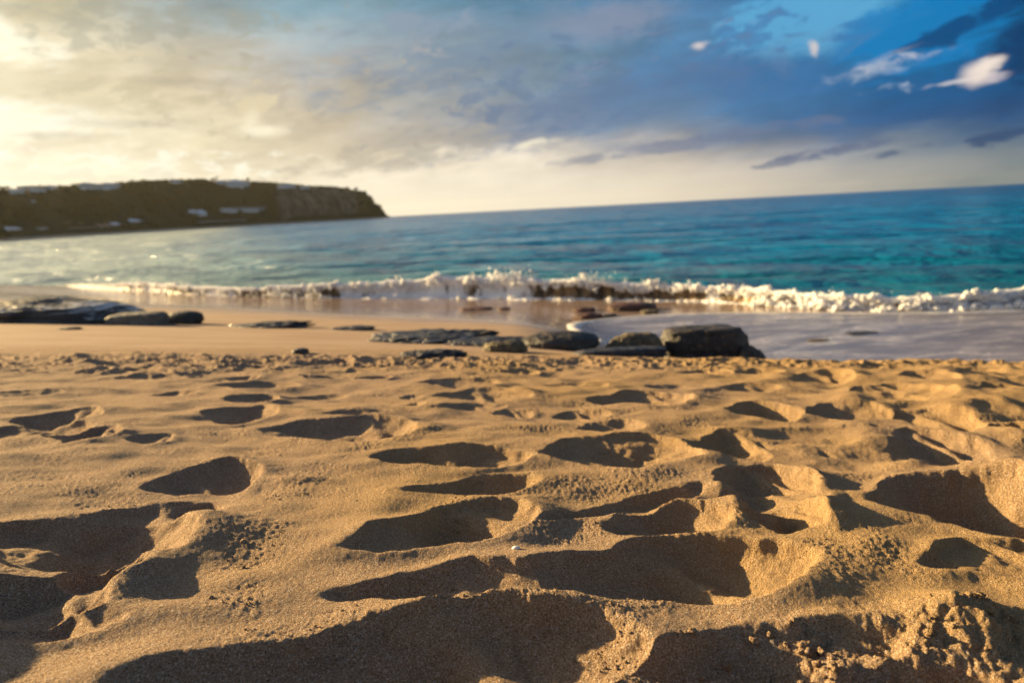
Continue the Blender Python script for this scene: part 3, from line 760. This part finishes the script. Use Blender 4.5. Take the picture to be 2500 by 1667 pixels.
rock('rock', 1520, 880, 250, 22, R_SLAB, 'low dark ledge running in front of the tan boulder at the sand crest', group=GR, depth=.25, sq=4, rough=.12, strata=.05, seed=5, dist=4.15)
rock('rock', 1235, 878, 120, 26, R_TAN, 'small brown pitted rock at the left end of the dark rock group', group=GR, depth=.5, sq=2.6, rough=.22, seed=8, dist=4.2)
rock('rock_shelf', 70, 790, 470, 66, R_SHELF, 'large dark layered rock shelf streaked with white wash at the left edge', 'rock', GR, depth=.55, sq=2.0, rough=.14, strata=.05, seed=11, lean=-.5)
rock('boulder', 318, 794, 146, 30, R_GREY, 'pale grey oblong boulder lying between rock shelf and black boulder', 'boulder', GR, depth=.5, sq=4.5, rough=.05, seed=12)
rock('boulder', 434, 791, 104, 31, R_DARK, 'smooth black hump of a boulder beside the pale oblong one', 'boulder', GR, depth=.6, sq=2.3, rough=.06, seed=13, lean=.1)
rock('rock_slab', 630, 802, 250, 12, R_SLAB, 'long thin dark slab nearly level with smooth sand right of the black boulder', 'rock', GR, depth=.5, sq=2.6, rough=.34, fq=2.4, seed=14, sink=.5)
rock('rock_slab', 850, 807, 128, 8, R_SLAB, 'short flat dark slab sunk in the smooth sand behind the long twin slab', 'rock', GR, depth=.6, sq=2.6, rough=.34, fq=2.4, seed=15, sink=.5)
rock('rock_slab', 152, 806, 66, 5, R_SLAB, 'tiny flat dark slab alone on sand in front of the rock shelf', 'rock', GR, depth=.7, sq=2.6, rough=.34, fq=2.4, seed=16, sink=.5)
rock('rock_slab', 1010, 840, 320, 21, R_SLAB, 'wide low blue grey slab with an undercut dark front edge', 'rock', GR, depth=.7, sq=3, rough=.34, fq=2.4, seed=17, sink=.4)
rock('rock_slab', 1120, 830, 220, 19, R_DARK, 'dark raised slab on the back of the wide blue grey slab', 'rock', GR, depth=.5, sq=2.6, rough=.34, fq=2.4, seed=18, sink=.3)
rock('rock_slab', 1180, 848, 250, 16, R_SLAB, 'flat grey slab reaching right toward the grey dome rock', 'rock', GR, depth=.6, sq=2.8, rough=.34, fq=2.4, seed=19, sink=.4)
rock('rock_slab', 1050, 876, 190, 18, R_SLAB, 'dark blue low slab half buried at the sand crest', 'rock', GR, depth=.5, sq=2.8, rough=.34, fq=2.4, seed=20, sink=.4)
rock('stone', 730, 864, 44, 13, R_SLAB, 'small dark stone alone on smooth sand just behind the sand crest', 'stone', GR, depth=.7, sq=2.4, rough=.2, seed=21)
rock('rock', 1550, 760, 126, 18, R_RED, 'red brown weedy rock in shallow water at the foot of the wave', group=GR, depth=.5, sq=2.4, rough=.15, seed=22)
rock('stone', 1590, 766, 48, 8, R_TAN, 'small ochre stone touching the front of the red brown rock', 'stone', GR, depth=.8, sq=2.4, seed=23)
rock('stone', 1428, 762, 60, 9, R_RED, 'small dark red stone left of the red brown rock near the wave', 'stone', GR, depth=.7, sq=2.4, rough=.25, seed=24)
rock('stone', 1440, 780, 84, 13, R_RED, 'flat broken brown stone by the bend of the foam edge', 'stone', GR, depth=.6, sq=2.4, rough=.3, seed=25)
rock('stone', 1490, 774, 40, 6, R_SLAB, 'tiny grey stone just above the foam edge', 'stone', GR, depth=.7, sq=2.4, rough=.25, seed=29)
rock('stone', 1160, 759, 90, 5, R_RED, 'thin strip of brown stones on wet sand below the wave', 'stone', GR, depth=.6, sq=2.4, rough=.3, seed=26)
rock('stone', 1230, 757, 34, 5, R_RED, 'tiny brown stone right of the thin brown strip on wet sand', 'stone', GR, depth=.7, sq=2.4, rough=.3, seed=27)
rock('stone', 2005, 838, 60, 7, R_TAN, 'flat brown stone showing through the thin swash water', 'stone', GR, depth=.5, sq=2.4, rough=.2, seed=28, sink=.25)
rock('stone', 2120, 822, 100, 6, R_SLAB, 'long dark stone barely breaking the swash water further right', 'stone', GR, depth=.6, sq=2.4, rough=.2, seed=30, sink=.25)

# loose clods of sand kicked up at the bottom corners and along the crumbly patches
cx_, cy2 = _V_all[:, 0], _V_all[:, 1]
def pick(mask, n): 
    q = np.nonzero(mask)[0]; return q[rng.integers(0, len(q), n)] if len(q) else q
mk1 = (cx_ > .05) & (cy2 > .42) & (cy2 < .80 + .12 * cx_) & (cx_ < 1.1) & (fbm(cx_ * 9, cy2 * 9, 2) > -.05)
mk2 = (cx_ < -.15) & (cx_ > -.9) & (cy2 > .36) & (cy2 < .70) & (fbm(cx_ * 9, cy2 * 9, 2) > -.15)
mk3 = (np.hypot(cx_, cy2) < 1.7) & (cy2 > .7) & (fbm(cx_ * 5 + 8, cy2 * 5, 2) > .22)
I = np.r_[pick(mk1, 900), pick(mk2, 600), pick(mk3, 900)]
Rr_ = np.r_[np.minimum(rng.gamma(1.1, .0016, 900) + .0008, .006), np.minimum(rng.gamma(1.1, .002, 600) + .001, .008), rng.gamma(1.3, .0006, 900) + .0005]
Vc, Fc = blobs(_V_all[I] + np.array([0, 0, 1]) * (Rr_ * .35)[:, None], Rr_, 2, .05)
Vc += np.stack([perlin3(Vc * 220), perlin3(Vc * 220 + 30), perlin3(Vc * 220 + 60)], 1) * (np.repeat(Rr_, len(Vc) // len(I)) * .9)[:, None]
tag(mesh_obj('sand_clods', Vc, Fc, sand), kind='stuff')

# a white shell fragment and specks on the foreground sand
def sandz(x_, y_):
    return None
from mathutils.bvhtree import BVHTree
_so = bpy.data.objects['sand_beach']
_Vs = np.empty(len(_so.data.vertices) * 3, np.float32); _so.data.vertices.foreach_get('co', _Vs); _Vs = _Vs.reshape(-1, 3)
def sand_at(px, py):
    """nearest beach vertex to the spot seen at a picture position"""
    d = ray(px, py).astype(np.float32); q = _Vs - np.array([0, 0, CAM_Z], np.float32)
    tt_ = q @ d; perp = np.linalg.norm(q - tt_[:, None] * d, axis=1) / np.maximum(tt_, .01)
    i = np.nonzero((perp < .0035) & (tt_ > .1))[0]
    if not len(i): return _Vs[int(np.argmin(np.where(tt_ > .1, perp, 9)))]
    return _Vs[i[int(np.argmin(tt_[i]))]]
shell, t, b = material('shell_white'); b.inputs['Base Color'].default_value = (.75, .70, .68, 1); b.inputs['Roughness'].default_value = .4
def pebble(px, py, r, mat, name, label, cat, sd_):
    c_ = sand_at(px, py); v, f = ico(3)
    v = v * np.array([1.2, .9, .6]); v = v + v * (.22 * fbm3(v * 1.6 + sd_, 3))[:, None]
    o = mesh_obj(name, v * r, f, mat, None, True, (c_[0], c_[1], c_[2] + r * .3)); tag(o, label, cat)
pebble(1262, 1334, .0060, shell, 'shell', 'small white shell fragment on the sand in front of the long middle hollow', 'shell', 1)
pebble(868, 1217, .0022, R_DARK, 'pebble', 'tiny black pebble on smooth sand left of the middle hollows', 'pebble', 3)

# ------------------------------------------------------------------ headland
SIL = [(-500, 500), (-250, 470), (0, 464), (50, 463), (130, 462), (200, 459), (260, 456), (300, 451), (350, 446), (440, 443), (500, 441), (530, 440), (560, 443), (600, 445), (650, 448), (700, 452), (750, 457), (800, 459), (840, 462), (866, 469), (893, 471), (902, 480), (914, 496), (928, 503), (938, 516), (944, 525), (951, 527.5)]
CD = [(-500, 200), (-250, 260), (0, 345), (250, 480), (500, 640), (700, 800), (900, 940), (951, 960)]
def coast_at(px): return float(np.interp(px, *zip(*CD)))
def hor(px): return 512.6 + (1250 - px) * math.tan(ROLL)
def setback(px): return float(np.interp(px, [-500, 300, 620, 700, 800, 900, 951], [150, 150, 130, 80, 60, 45, 20]))
pxs = np.linspace(-500, 951, 760)
ts = np.concatenate([[-.10, -.04, 0, .03], np.linspace(.06, 1.0, 110), np.linspace(1.03, 4.5, 22)])
HV = np.zeros((len(pxs), len(ts), 3))
for i, a in enumerate(pxs):
    d = ray(a, hor(a)); az = math.atan2(d[0], d[1]); cd = coast_at(a); sb = setback(a)
    ps = float(np.interp(a, *zip(*SIL))); dr = ray(a, ps); el = dr[2] / math.hypot(dr[0], dr[1])
    az = math.atan2(dr[0], dr[1])
    zr = max(CAM_Z + el * (cd + sb), .6)
    cl = sstep(610, 720, a)
    # a vegetated slope on the left, a steep cliff toward the point
    beach = .10 * (1 - sstep(640, 720, a))
    q = np.clip((ts - beach) / (1 - beach), 0, 1)
    soft = q ** .85 * (1 - .12 * np.sin(q * pi * 2)); cliff = 1 - (1 - np.clip(q, 0, 1)) ** 3.2
    pz = soft * (1 - cl) + cliff * cl
    z = np.where(ts < 0, ts * 20, np.where(ts <= 1, .5 * np.minimum(ts / max(beach, .03), 1) * 2.2 + (zr - 1.1) * pz, zr - (ts - 1) * zr * .16))
    z = np.where(ts > 4, -4, z)
    D_ = cd + sb * ts
    HV[i, :, 0] = np.sin(az) * D_; HV[i, :, 1] = np.cos(az) * D_; HV[i, :, 2] = z
# close the far side of the point
H0 = HV.copy()
pv_ = HV.reshape(-1, 3)
n_ = fbm3(pv_ * np.array([.035, .035, .06]), 4, .55); n2_ = fbm3(pv_ * np.array([.14, .14, .2]), 3, .6)
tsg = np.tile(ts, len(pxs)); pxg = np.repeat(pxs, len(ts))
veg = sstep(.12, .2, tsg) * (1 - sstep(.88, 1.0, tsg) * .8)
cl = sstep(620, 720, pxg)
dirv = pv_ * np.array([1, 1, 0]); dirv /= np.linalg.norm(dirv, axis=1)[:, None]
cells = np.abs(fbm3(pv_ * np.array([.16, .16, .22]), 2, .5))
disp = veg * ((1 - cl) * (2.0 * n_ + .9 * (.5 - cells * 2)) + cl * (5 * n_ + 4 * n2_))
tip = sstep(951, 925, pxg)
pv_ = pv_ - dirv * (disp * tip)[:, None]
pv_[:, 2] += veg * tip * (1 - cl * .7) * 1.1 * n2_
hl, t, b = material('headland_scrub_and_cliff')
oc = objco(t); ox, oy, oz = t.sep(oc)
geo = t.node('ShaderNodeNewGeometry'); nz = t.sep(geo.outputs['Normal'])[2]
a1, _ = t.noise(oc, .05, 5, .6); a2, _ = t.noise(oc, .22, 4, .65)
green = t.mix(a2, (.014, .022, .009), (.052, .056, .020))
rockc = t.mix(t.mapr(t.noise(t.vm('MULTIPLY', oc, (1, 1, .45)), .07, 6, .65, .6)[0], .38, .64), (.045, .042, .034), (.22, .17, .125))
cm = t.node('ShaderNodeAttribute', attribute_name='cliff').outputs['Fac']
cf = t.m('MULTIPLY', t.mapr(t.m('ADD', cm, t.m('MULTIPLY', t.m('SUBTRACT', a1, .5), 1.4)), .35, .65), 1.0)
sandc = t.mapr(t.m('ADD', oz, t.m('MULTIPLY', a2, 1.2)), 2.1, 1.3)
t.put(b.inputs['Base Color'], t.mix(sandc, t.mix(cf, green, rockc), (.42, .32, .22)))
b.inputs['Roughness'].default_value = .95; b.inputs['Specular IOR Level'].default_value = .1
t.l.new(bump(t, b, a2, 1.2, .8), b.inputs['Normal'])
head = mesh_obj('headland_hill', pv_, grid_faces(len(pxs), len(ts)), hl)
at_ = head.data.attributes.new('cliff', 'FLOAT', 'POINT')
cliffm = sstep(650, 700, pxg) * (1 - sstep(.80, .92, tsg)) * sstep(.02, .08, tsg) * (1 - .75 * sstep(850, 880, pxg))
at_.data.foreach_set('value', cliffm.astype(np.float32))
tag(head, kind='structure')
HP = pv_.reshape(len(pxs), len(ts), 3)
def hill_point(px, py, lift=0.):
    """the spot of the hillside seen at a picture position"""
    i = int(np.clip(round((px + 500) / 1451 * (len(pxs) - 1)), 0, len(pxs) - 1))
    c_ = HP[i]; el = (c_[:, 2] - CAM_Z) / np.hypot(c_[:, 0], c_[:, 1]); d = ray(px, py); e = d[2] / math.hypot(d[0], d[1])
    k = np.nonzero(el[:116] >= e)[0]; k = k[0] if len(k) else int(np.argmax(el[:116]))
    p = c_[k].copy()
    D_ = math.hypot(p[0], p[1]); s_ = D_ / math.hypot(d[0], d[1]); return np.array([d[0] * s_, d[1] * s_, p[2]]), D_

# ------------------------------------------------------------------ houses
wallm, t, b = material('white_render_wall'); t.put(b.inputs['Base Color'], t.mix(t.noise(objco(t), .8, 4)[0], (.70, .70, .70), (.84, .83, .80))); b.inputs['Roughness'].default_value = .8
roofw, t, b = material('white_roof'); t.put(b.inputs['Base Color'], t.mix(t.noise(objco(t), 1.5, 4)[0], (.66, .68, .72), (.84, .85, .88))); b.inputs['Roughness'].default_value = .6
roofb, t, b = material('blue_grey_roof'); t.put(b.inputs['Base Color'], t.mix(t.noise(objco(t), 1.5, 4)[0], (.20, .26, .32), (.32, .38, .44))); b.inputs['Roughness'].default_value = .6
roofr, t, b = material('terracotta_roof'); t.put(b.inputs['Base Color'], t.mix(t.noise(objco(t), 1.5, 4)[0], (.26, .13, .09), (.38, .22, .16))); b.inputs['Roughness'].default_value = .7
glass, t, b = material('dark_window_glass'); b.inputs['Base Color'].default_value = (.03, .04, .05, 1); b.inputs['Roughness'].default_value = .08
def boxes(L):
    V = []; F = []
    for (x0, x1, y0, y1, z0, z1) in L:
        o = len(V); V += [(x0, y0, z0), (x1, y0, z0), (x1, y1, z0), (x0, y1, z0), (x0, y0, z1), (x1, y0, z1), (x1, y1, z1), (x0, y1, z1)]
        F += [(o, o + 3, o + 2, o + 1), (o + 4, o + 5, o + 6, o + 7), (o, o + 1, o + 5, o + 4), (o + 1, o + 2, o + 6, o + 5), (o + 2, o + 3, o + 7, o + 6), (o + 3, o, o + 4, o + 7)]
    return V, F
GH = 'houses on the headland'
HOUSES = []
def house(px, pyb, wpx, hpx, label, roof='hip', roofmat=None, storeys=1, name='house', cat='house', roofpx=None):
    p, D_ = hill_point(px, pyb)
    sc_ = D_ / FPX / 1.10
    i = int(np.clip(round((px + 500) / 1451 * (len(pxs) - 1)), 10, len(pxs) - 11)); k_ = int(np.argmin(np.linalg.norm(HP[i] - p, axis=1)))
    tg_ = HP[i + 8, k_] - HP[i - 8, k_]; tg_ = tg_[:2] / np.linalg.norm(tg_[:2]); vw = p[:2] / np.linalg.norm(p[:2])
    ap = abs(tg_[0] * vw[1] - tg_[1] * vw[0])
    w, h = wpx * sc_ / max(ap, .45), hpx * sc_
    rh = h * (.38 if roof != 'flat' else .08); wh = h - rh; dp = min(max(w * .4, 3), 6)
    rz = math.atan2(tg_[1], tg_[0]); inn = np.array([-tg_[1], tg_[0]]); inn = inn if inn @ vw > 0 else -inn
    c_ = p[:2] + inn * dp * .35
    e = empty(name, (c_[0], c_[1], p[2]), rz); HOUSES.append((p[0], p[1], w))
    x0, x1, y0, y1 = -w / 2, w / 2, -dp / 2, dp / 2
    V, F = boxes([(x0, x1, y0, y1, -1.6, wh)]); mesh_obj('wall', V, F, wallm, e, False)
    ov = .04 * w
    if roof == 'flat':
        V, F = boxes([(x0 - ov, x1 + ov, y0 - ov, y1 + ov, wh + .003, h)])
    elif roof == 'gable':
        V = [(x0 - ov, y0 - ov, wh), (x1 + ov, y0 - ov, wh), (x1 + ov, y1 + ov, wh), (x0 - ov, y1 + ov, wh), (x0 - ov, 0, h), (x1 + ov, 0, h)]
        F = [(0, 1, 5, 4), (2, 3, 4, 5), (1, 2, 5), (3, 0, 4), (0, 3, 2, 1)]
    else:
        k = w * .28
        V = [(x0 - ov, y0 - ov, wh), (x1 + ov, y0 - ov, wh), (x1 + ov, y1 + ov, wh), (x0 - ov, y1 + ov, wh), (x0 + k, 0, h), (x1 - k, 0, h)]
        F = [(0, 1, 5, 4), (2, 3, 4, 5), (1, 2, 5), (3, 0, 4), (0, 3, 2, 1)]
    mesh_obj('roof', V, F, roofmat or roofw, e, False)
    nw = max(2, int(w / 5)); 
    for s_ in range(storeys):
        zb = wh * (s_ + .35) / storeys; zt = wh * (s_ + .75) / storeys
        for k in range(nw):
            cx = x0 + w * (k + .5) / nw; ww = w / nw * .17
            V, F = boxes([(cx - ww, cx + ww, y0 - .06, y0 + .05, zb, zt)]); mesh_obj('window', V, F, glass, e, False)
    tag(e, label, cat, GH); return e
house(40, 471, 32, 9, 'low pale house on the ridge nearest the left edge')
house(90, 470, 38, 11, 'wide flat roofed house on the ridge, second from the left edge', 'flat', roofb)
house(130, 463, 16, 9, 'tiny peaked roof among trees on the left ridge', 'hip', roofb)
house(226, 462, 50, 14, 'white house with a broad hipped roof standing on the left ridge', 'hip', roofb)
house(272, 461, 40, 13, 'white house with a small peaked roof beside the broad hipped one on the ridge', 'hip')
house(84, 498, 9, 6, 'lone tiny hut halfway up the scrub slope')
house(432, 448, 20, 6, 'small pale house sunk in trees on the ridge crest', 'flat')
house(546, 450, 32, 9, 'low white wing on the highest ridge, left of the big villa', 'hip')
house(582, 458, 50, 17, 'big white villa on the highest part of the ridge', 'hip', None, 2, 'villa', 'villa')
house(704, 458, 34, 10, 'house with a grey hipped roof on the ridge above the cliff', 'hip', roofb)
house(744, 460, 20, 6, 'last small house on the ridge before the point', 'hip', roofb)
house(566, 525, 50, 16, 'left half of the white hotel halfway up the slope beside the cliff', 'flat', None, 2, 'hotel_block', 'hotel')
house(618, 523, 52, 15, 'right half of the white hotel nearest the cliff face', 'flat', None, 2, 'hotel_block', 'hotel')
house(476, 527, 20, 13, 'narrow white house on the slope left of the hotel', 'hip')
house(496, 534, 16, 20, 'tall white house stepping down to the shore left of the hotel', 'hip', None, 2)
house(540, 552, 108, 12, 'long low white building on the shore below the hotel', 'flat', None, 1, 'beach_building', 'building')
house(607, 545, 13, 9, 'small white hut right of the long low shore building', 'hip')
house(452, 553, 46, 9, 'pale low house with a dark roof on the shore left of the long building', 'gable', roofb)
house(398, 555, 44, 9, 'reddish roofed low house among shore trees', 'gable', roofr)
house(332, 552, 32, 15, 'bright white house with hipped roof standing out from dark shore trees', 'hip')
house(285, 562, 18, 16, 'narrow white house left of the bright hipped roof house', 'gable')
house(258, 565, 30, 17, 'pinkish beach house with a terracotta roof', 'gable', roofr)
house(206, 566, 66, 8, 'long low wall like building on the far beach', 'flat')
house(151, 567, 36, 10, 'white beach house right of the dark tall shore tree', 'gable')
house(102, 571, 28, 12, 'greenish white beach house between two tall dark shore trees', 'flat')
house(68, 566, 18, 9, 'small white roofed hut set back from the far beach', 'hip')
house(30, 573, 42, 17, 'white gabled beach house nearest the left edge', 'gable')

# scrub and low trees covering the slope: thousands of crowns that read as one mass
n = 9000
ii = rng.integers(60, len(pxs) - 12, n); jj = rng.integers(10, 118, n)
okm = (cliffm.reshape(len(pxs), len(ts))[ii, jj] < .35) | (rng.random(n) < .06)
okm &= ~((ii > 725) & (rng.random(n) < .8))
C = HP[ii[okm], jj[okm]]
for hx, hy, hw in HOUSES:
    q = C[:, :2] @ np.array([hx, hy]) / math.hypot(hx, hy); l_ = C[:, :2] @ np.array([hy, -hx]) / math.hypot(hx, hy)
    D_ = math.hypot(hx, hy)
    C = C[~((q > D_ - 20) & (q < D_ + 8) & (np.abs(l_) < hw * .56))]
n = len(C)
C = C + rng.normal(0, 1.2, C.shape) * np.array([1, 1, .2])
V, F = blobs(C + np.array([0, 0, .4]), rng.uniform(.9, 2.2, n), 1, .35, np.column_stack([np.ones(n), np.ones(n), rng.uniform(.6, 1.0, n)]))
scm, t, b = material('scrub_leaves'); oc = objco(t)
t.put(b.inputs['Base Color'], t.mix(t.noise(oc, .5, 4, .6)[0], (.013, .022, .008), (.052, .058, .018)))
b.inputs['Roughness'].default_value = .9; b.inputs['Specular IOR Level'].default_value = .15
tag(mesh_obj('hillside_scrub', V, F, scm, None, False), kind='stuff')

# ------------------------------------------------------------------ trees on the headland
leafm, t, b = material('tree_leaves'); t.put(b.inputs['Base Color'], t.mix(t.noise(objco(t), .8, 4)[0], (.02, .026, .008), (.08, .08, .025))); b.inputs['Roughness'].default_value = .8
palmm, t, b = material('palm_fronds'); t.put(b.inputs['Base Color'], t.mix(t.noise(objco(t), .8, 4)[0], (.06, .065, .015), (.15, .13, .03))); b.inputs['Roughness'].default_value = .7
trunkm, t, b = material('tree_bark'); t.put(b.inputs['Base Color'], t.mix(t.noise(objco(t), 2, 4)[0], (.05, .035, .022), (.12, .09, .06))); b.inputs['Roughness'].default_value = .9
def tube(pts, rad, k=7):
    pts = np.array(pts, float); V = []; a = np.arange(k) * 2 * pi / k
    for p, r in zip(pts, rad): V.append(p + np.stack([np.cos(a) * r, np.sin(a) * r, a * 0], 1))
    return np.vstack(V), grid_faces(len(pts), k, True)
GT = 'trees on the headland'
def tree(px, pyb, hpx, wpx, label, palm=False):
    p, D_ = hill_point(px, pyb); sc_ = D_ / FPX / 1.1; H_, W_ = hpx * sc_, wpx * sc_
    e = empty('palm_tree' if palm else 'tree', tuple(p))
    n = 7; bend = rng.uniform(-.12, .12)
    zs = np.linspace(-1, H_ * (.82 if palm else .6), n)
    V, F = tube([(bend * H_ * (z / H_) ** 2, 0, z) for z in zs], np.linspace(.05, .022, n) * H_ * (.6 if palm else 1)); mesh_obj('trunk', V, F, trunkm, e)
    if palm:
        V = []; F = []; top = np.array([bend * H_ * .67, 0, H_ * .82])
        for k in range(16):
            a = k * 2.4; L = W_ * .5 * rng.uniform(.85, 1.15); up = rng.uniform(.1, .7)
            for s_ in range(7):
                f = s_ / 6; r = L * f; zz = up * L * f - 1.15 * L * f * f; wd_ = .17 * L * math.sin(pi * min(f * .9 + .08, 1)) + .01
                c_ = top + np.array([math.cos(a) * r, math.sin(a) * r, zz]); pr_ = np.array([-math.sin(a), math.cos(a), 0]) * wd_
                V += [c_ - pr_ - [0, 0, wd_ * .6], c_, c_ + pr_ - [0, 0, wd_ * .6]]
                if s_: o = len(V) - 6; F += [(o, o + 1, o + 4, o + 3), (o + 1, o + 2, o + 5, o + 4)]
        mesh_obj('crown', np.array(V), [tuple(q) for q in F], palmm, e)
    else:
        nb_ = 5
        cc_ = np.array([[rng.uniform(-.28, .28) * W_, rng.uniform(-.28, .28) * W_, H_ * rng.uniform(.5, .82)] for _ in range(nb_)])
        m = 420; w_ = rng.integers(0, nb_, m); q = rng.normal(0, 1, (m, 3)); q /= np.linalg.norm(q, axis=1)[:, None]; q *= rng.uniform(.5, 1, (m, 1)) ** .5
        C = cc_[w_] + q * np.array([W_ * .27, W_ * .27, H_ * .20])
        nr = rng.normal(0, 1, (m, 3)); nr /= np.linalg.norm(nr, axis=1)[:, None]; tg = np.cross(nr, rng.normal(0, 1, (m, 3))); tg /= np.linalg.norm(tg, axis=1)[:, None]; bt = np.cross(nr, tg)
        s_ = (W_ * rng.uniform(.035, .085, m))[:, None]
        V = np.stack([C - tg * s_, C + bt * s_ * .6, C + tg * s_, C - bt * s_ * .6], 1).reshape(-1, 3)
        mesh_obj('crown', V, np.arange(m * 4).reshape(-1, 4), leafm, e, False)
    tag(e, label, 'palm tree' if palm else 'tree', GT)
tree(522, 443, 8, 14, 'low spreading tree on the ridge left of the big villa')
tree(531, 443, 11, 7, 'slim upright tree on the ridge left of the big villa')
tree(593, 446, 9, 9, 'small palm just behind the right end of the big villa', True)
tree(606, 447, 12, 13, 'round topped tree right of the big villa on the ridge')
tree(676, 452, 7, 7, 'small lone tree on the ridge left of the grey roofed house')
tree(736, 458, 7, 9, 'tiny flat tree on the ridge above the cliff')
tree(851, 465, 9, 14, 'bushy tree on the cliff top near the point')
tree(871, 470, 13, 13, 'last tall tree on the cliff top before the drop')
tree(175, 462, 10, 6, 'thin tree on the left ridge before the broad hipped house')
tree(110, 460, 6, 10, 'low tree on the left ridge behind the flat roofed house')
tree(490, 443, 7, 12, 'low dark tree on the ridge left of the slim upright tree')
tree(82, 573, 40, 16, 'tallest dark tree on the far beach')
tree(119, 573, 24, 18, 'dark round tree on the far beach beside the white beach house')
tree(170, 566, 27, 20, 'yellowish palm on the far beach right of the white beach house', True)
tree(201, 565, 24, 18, 'second yellowish palm behind the long low wall', True)
tree(6, 574, 26, 18, 'dark tree at the left edge of the far beach')
tree(480, 552, 24, 16, 'dark tree standing left of the long low shore building')
tree(300, 566, 18, 22, 'dark bushy tree in front of the bright hipped roof house')
tree(585, 536, 12, 22, 'dark bush shaped tree below the hotel')
tree(625, 540, 14, 20, 'dark tree below the right end of the hotel')

# ------------------------------------------------------------------ sea air
hz, t, b = material('sea_haze'); t.n.remove(b)
pv = t.node('ShaderNodeVolumePrincipled'); pv.inputs['Color'].default_value = (1.0, .97, .88, 1); pv.inputs['Density'].default_value = .00003; pv.inputs['Anisotropy'].default_value = .55
t.l.new(pv.outputs[0], [n for n in t.n if n.type == 'OUTPUT_MATERIAL'][0].inputs['Volume'])
V, F = boxes([(-6400, 6400, -6400, 6400, -6.0, 95.0)])
tag(mesh_obj('haze', V, F, hz, None, False), kind='stuff')
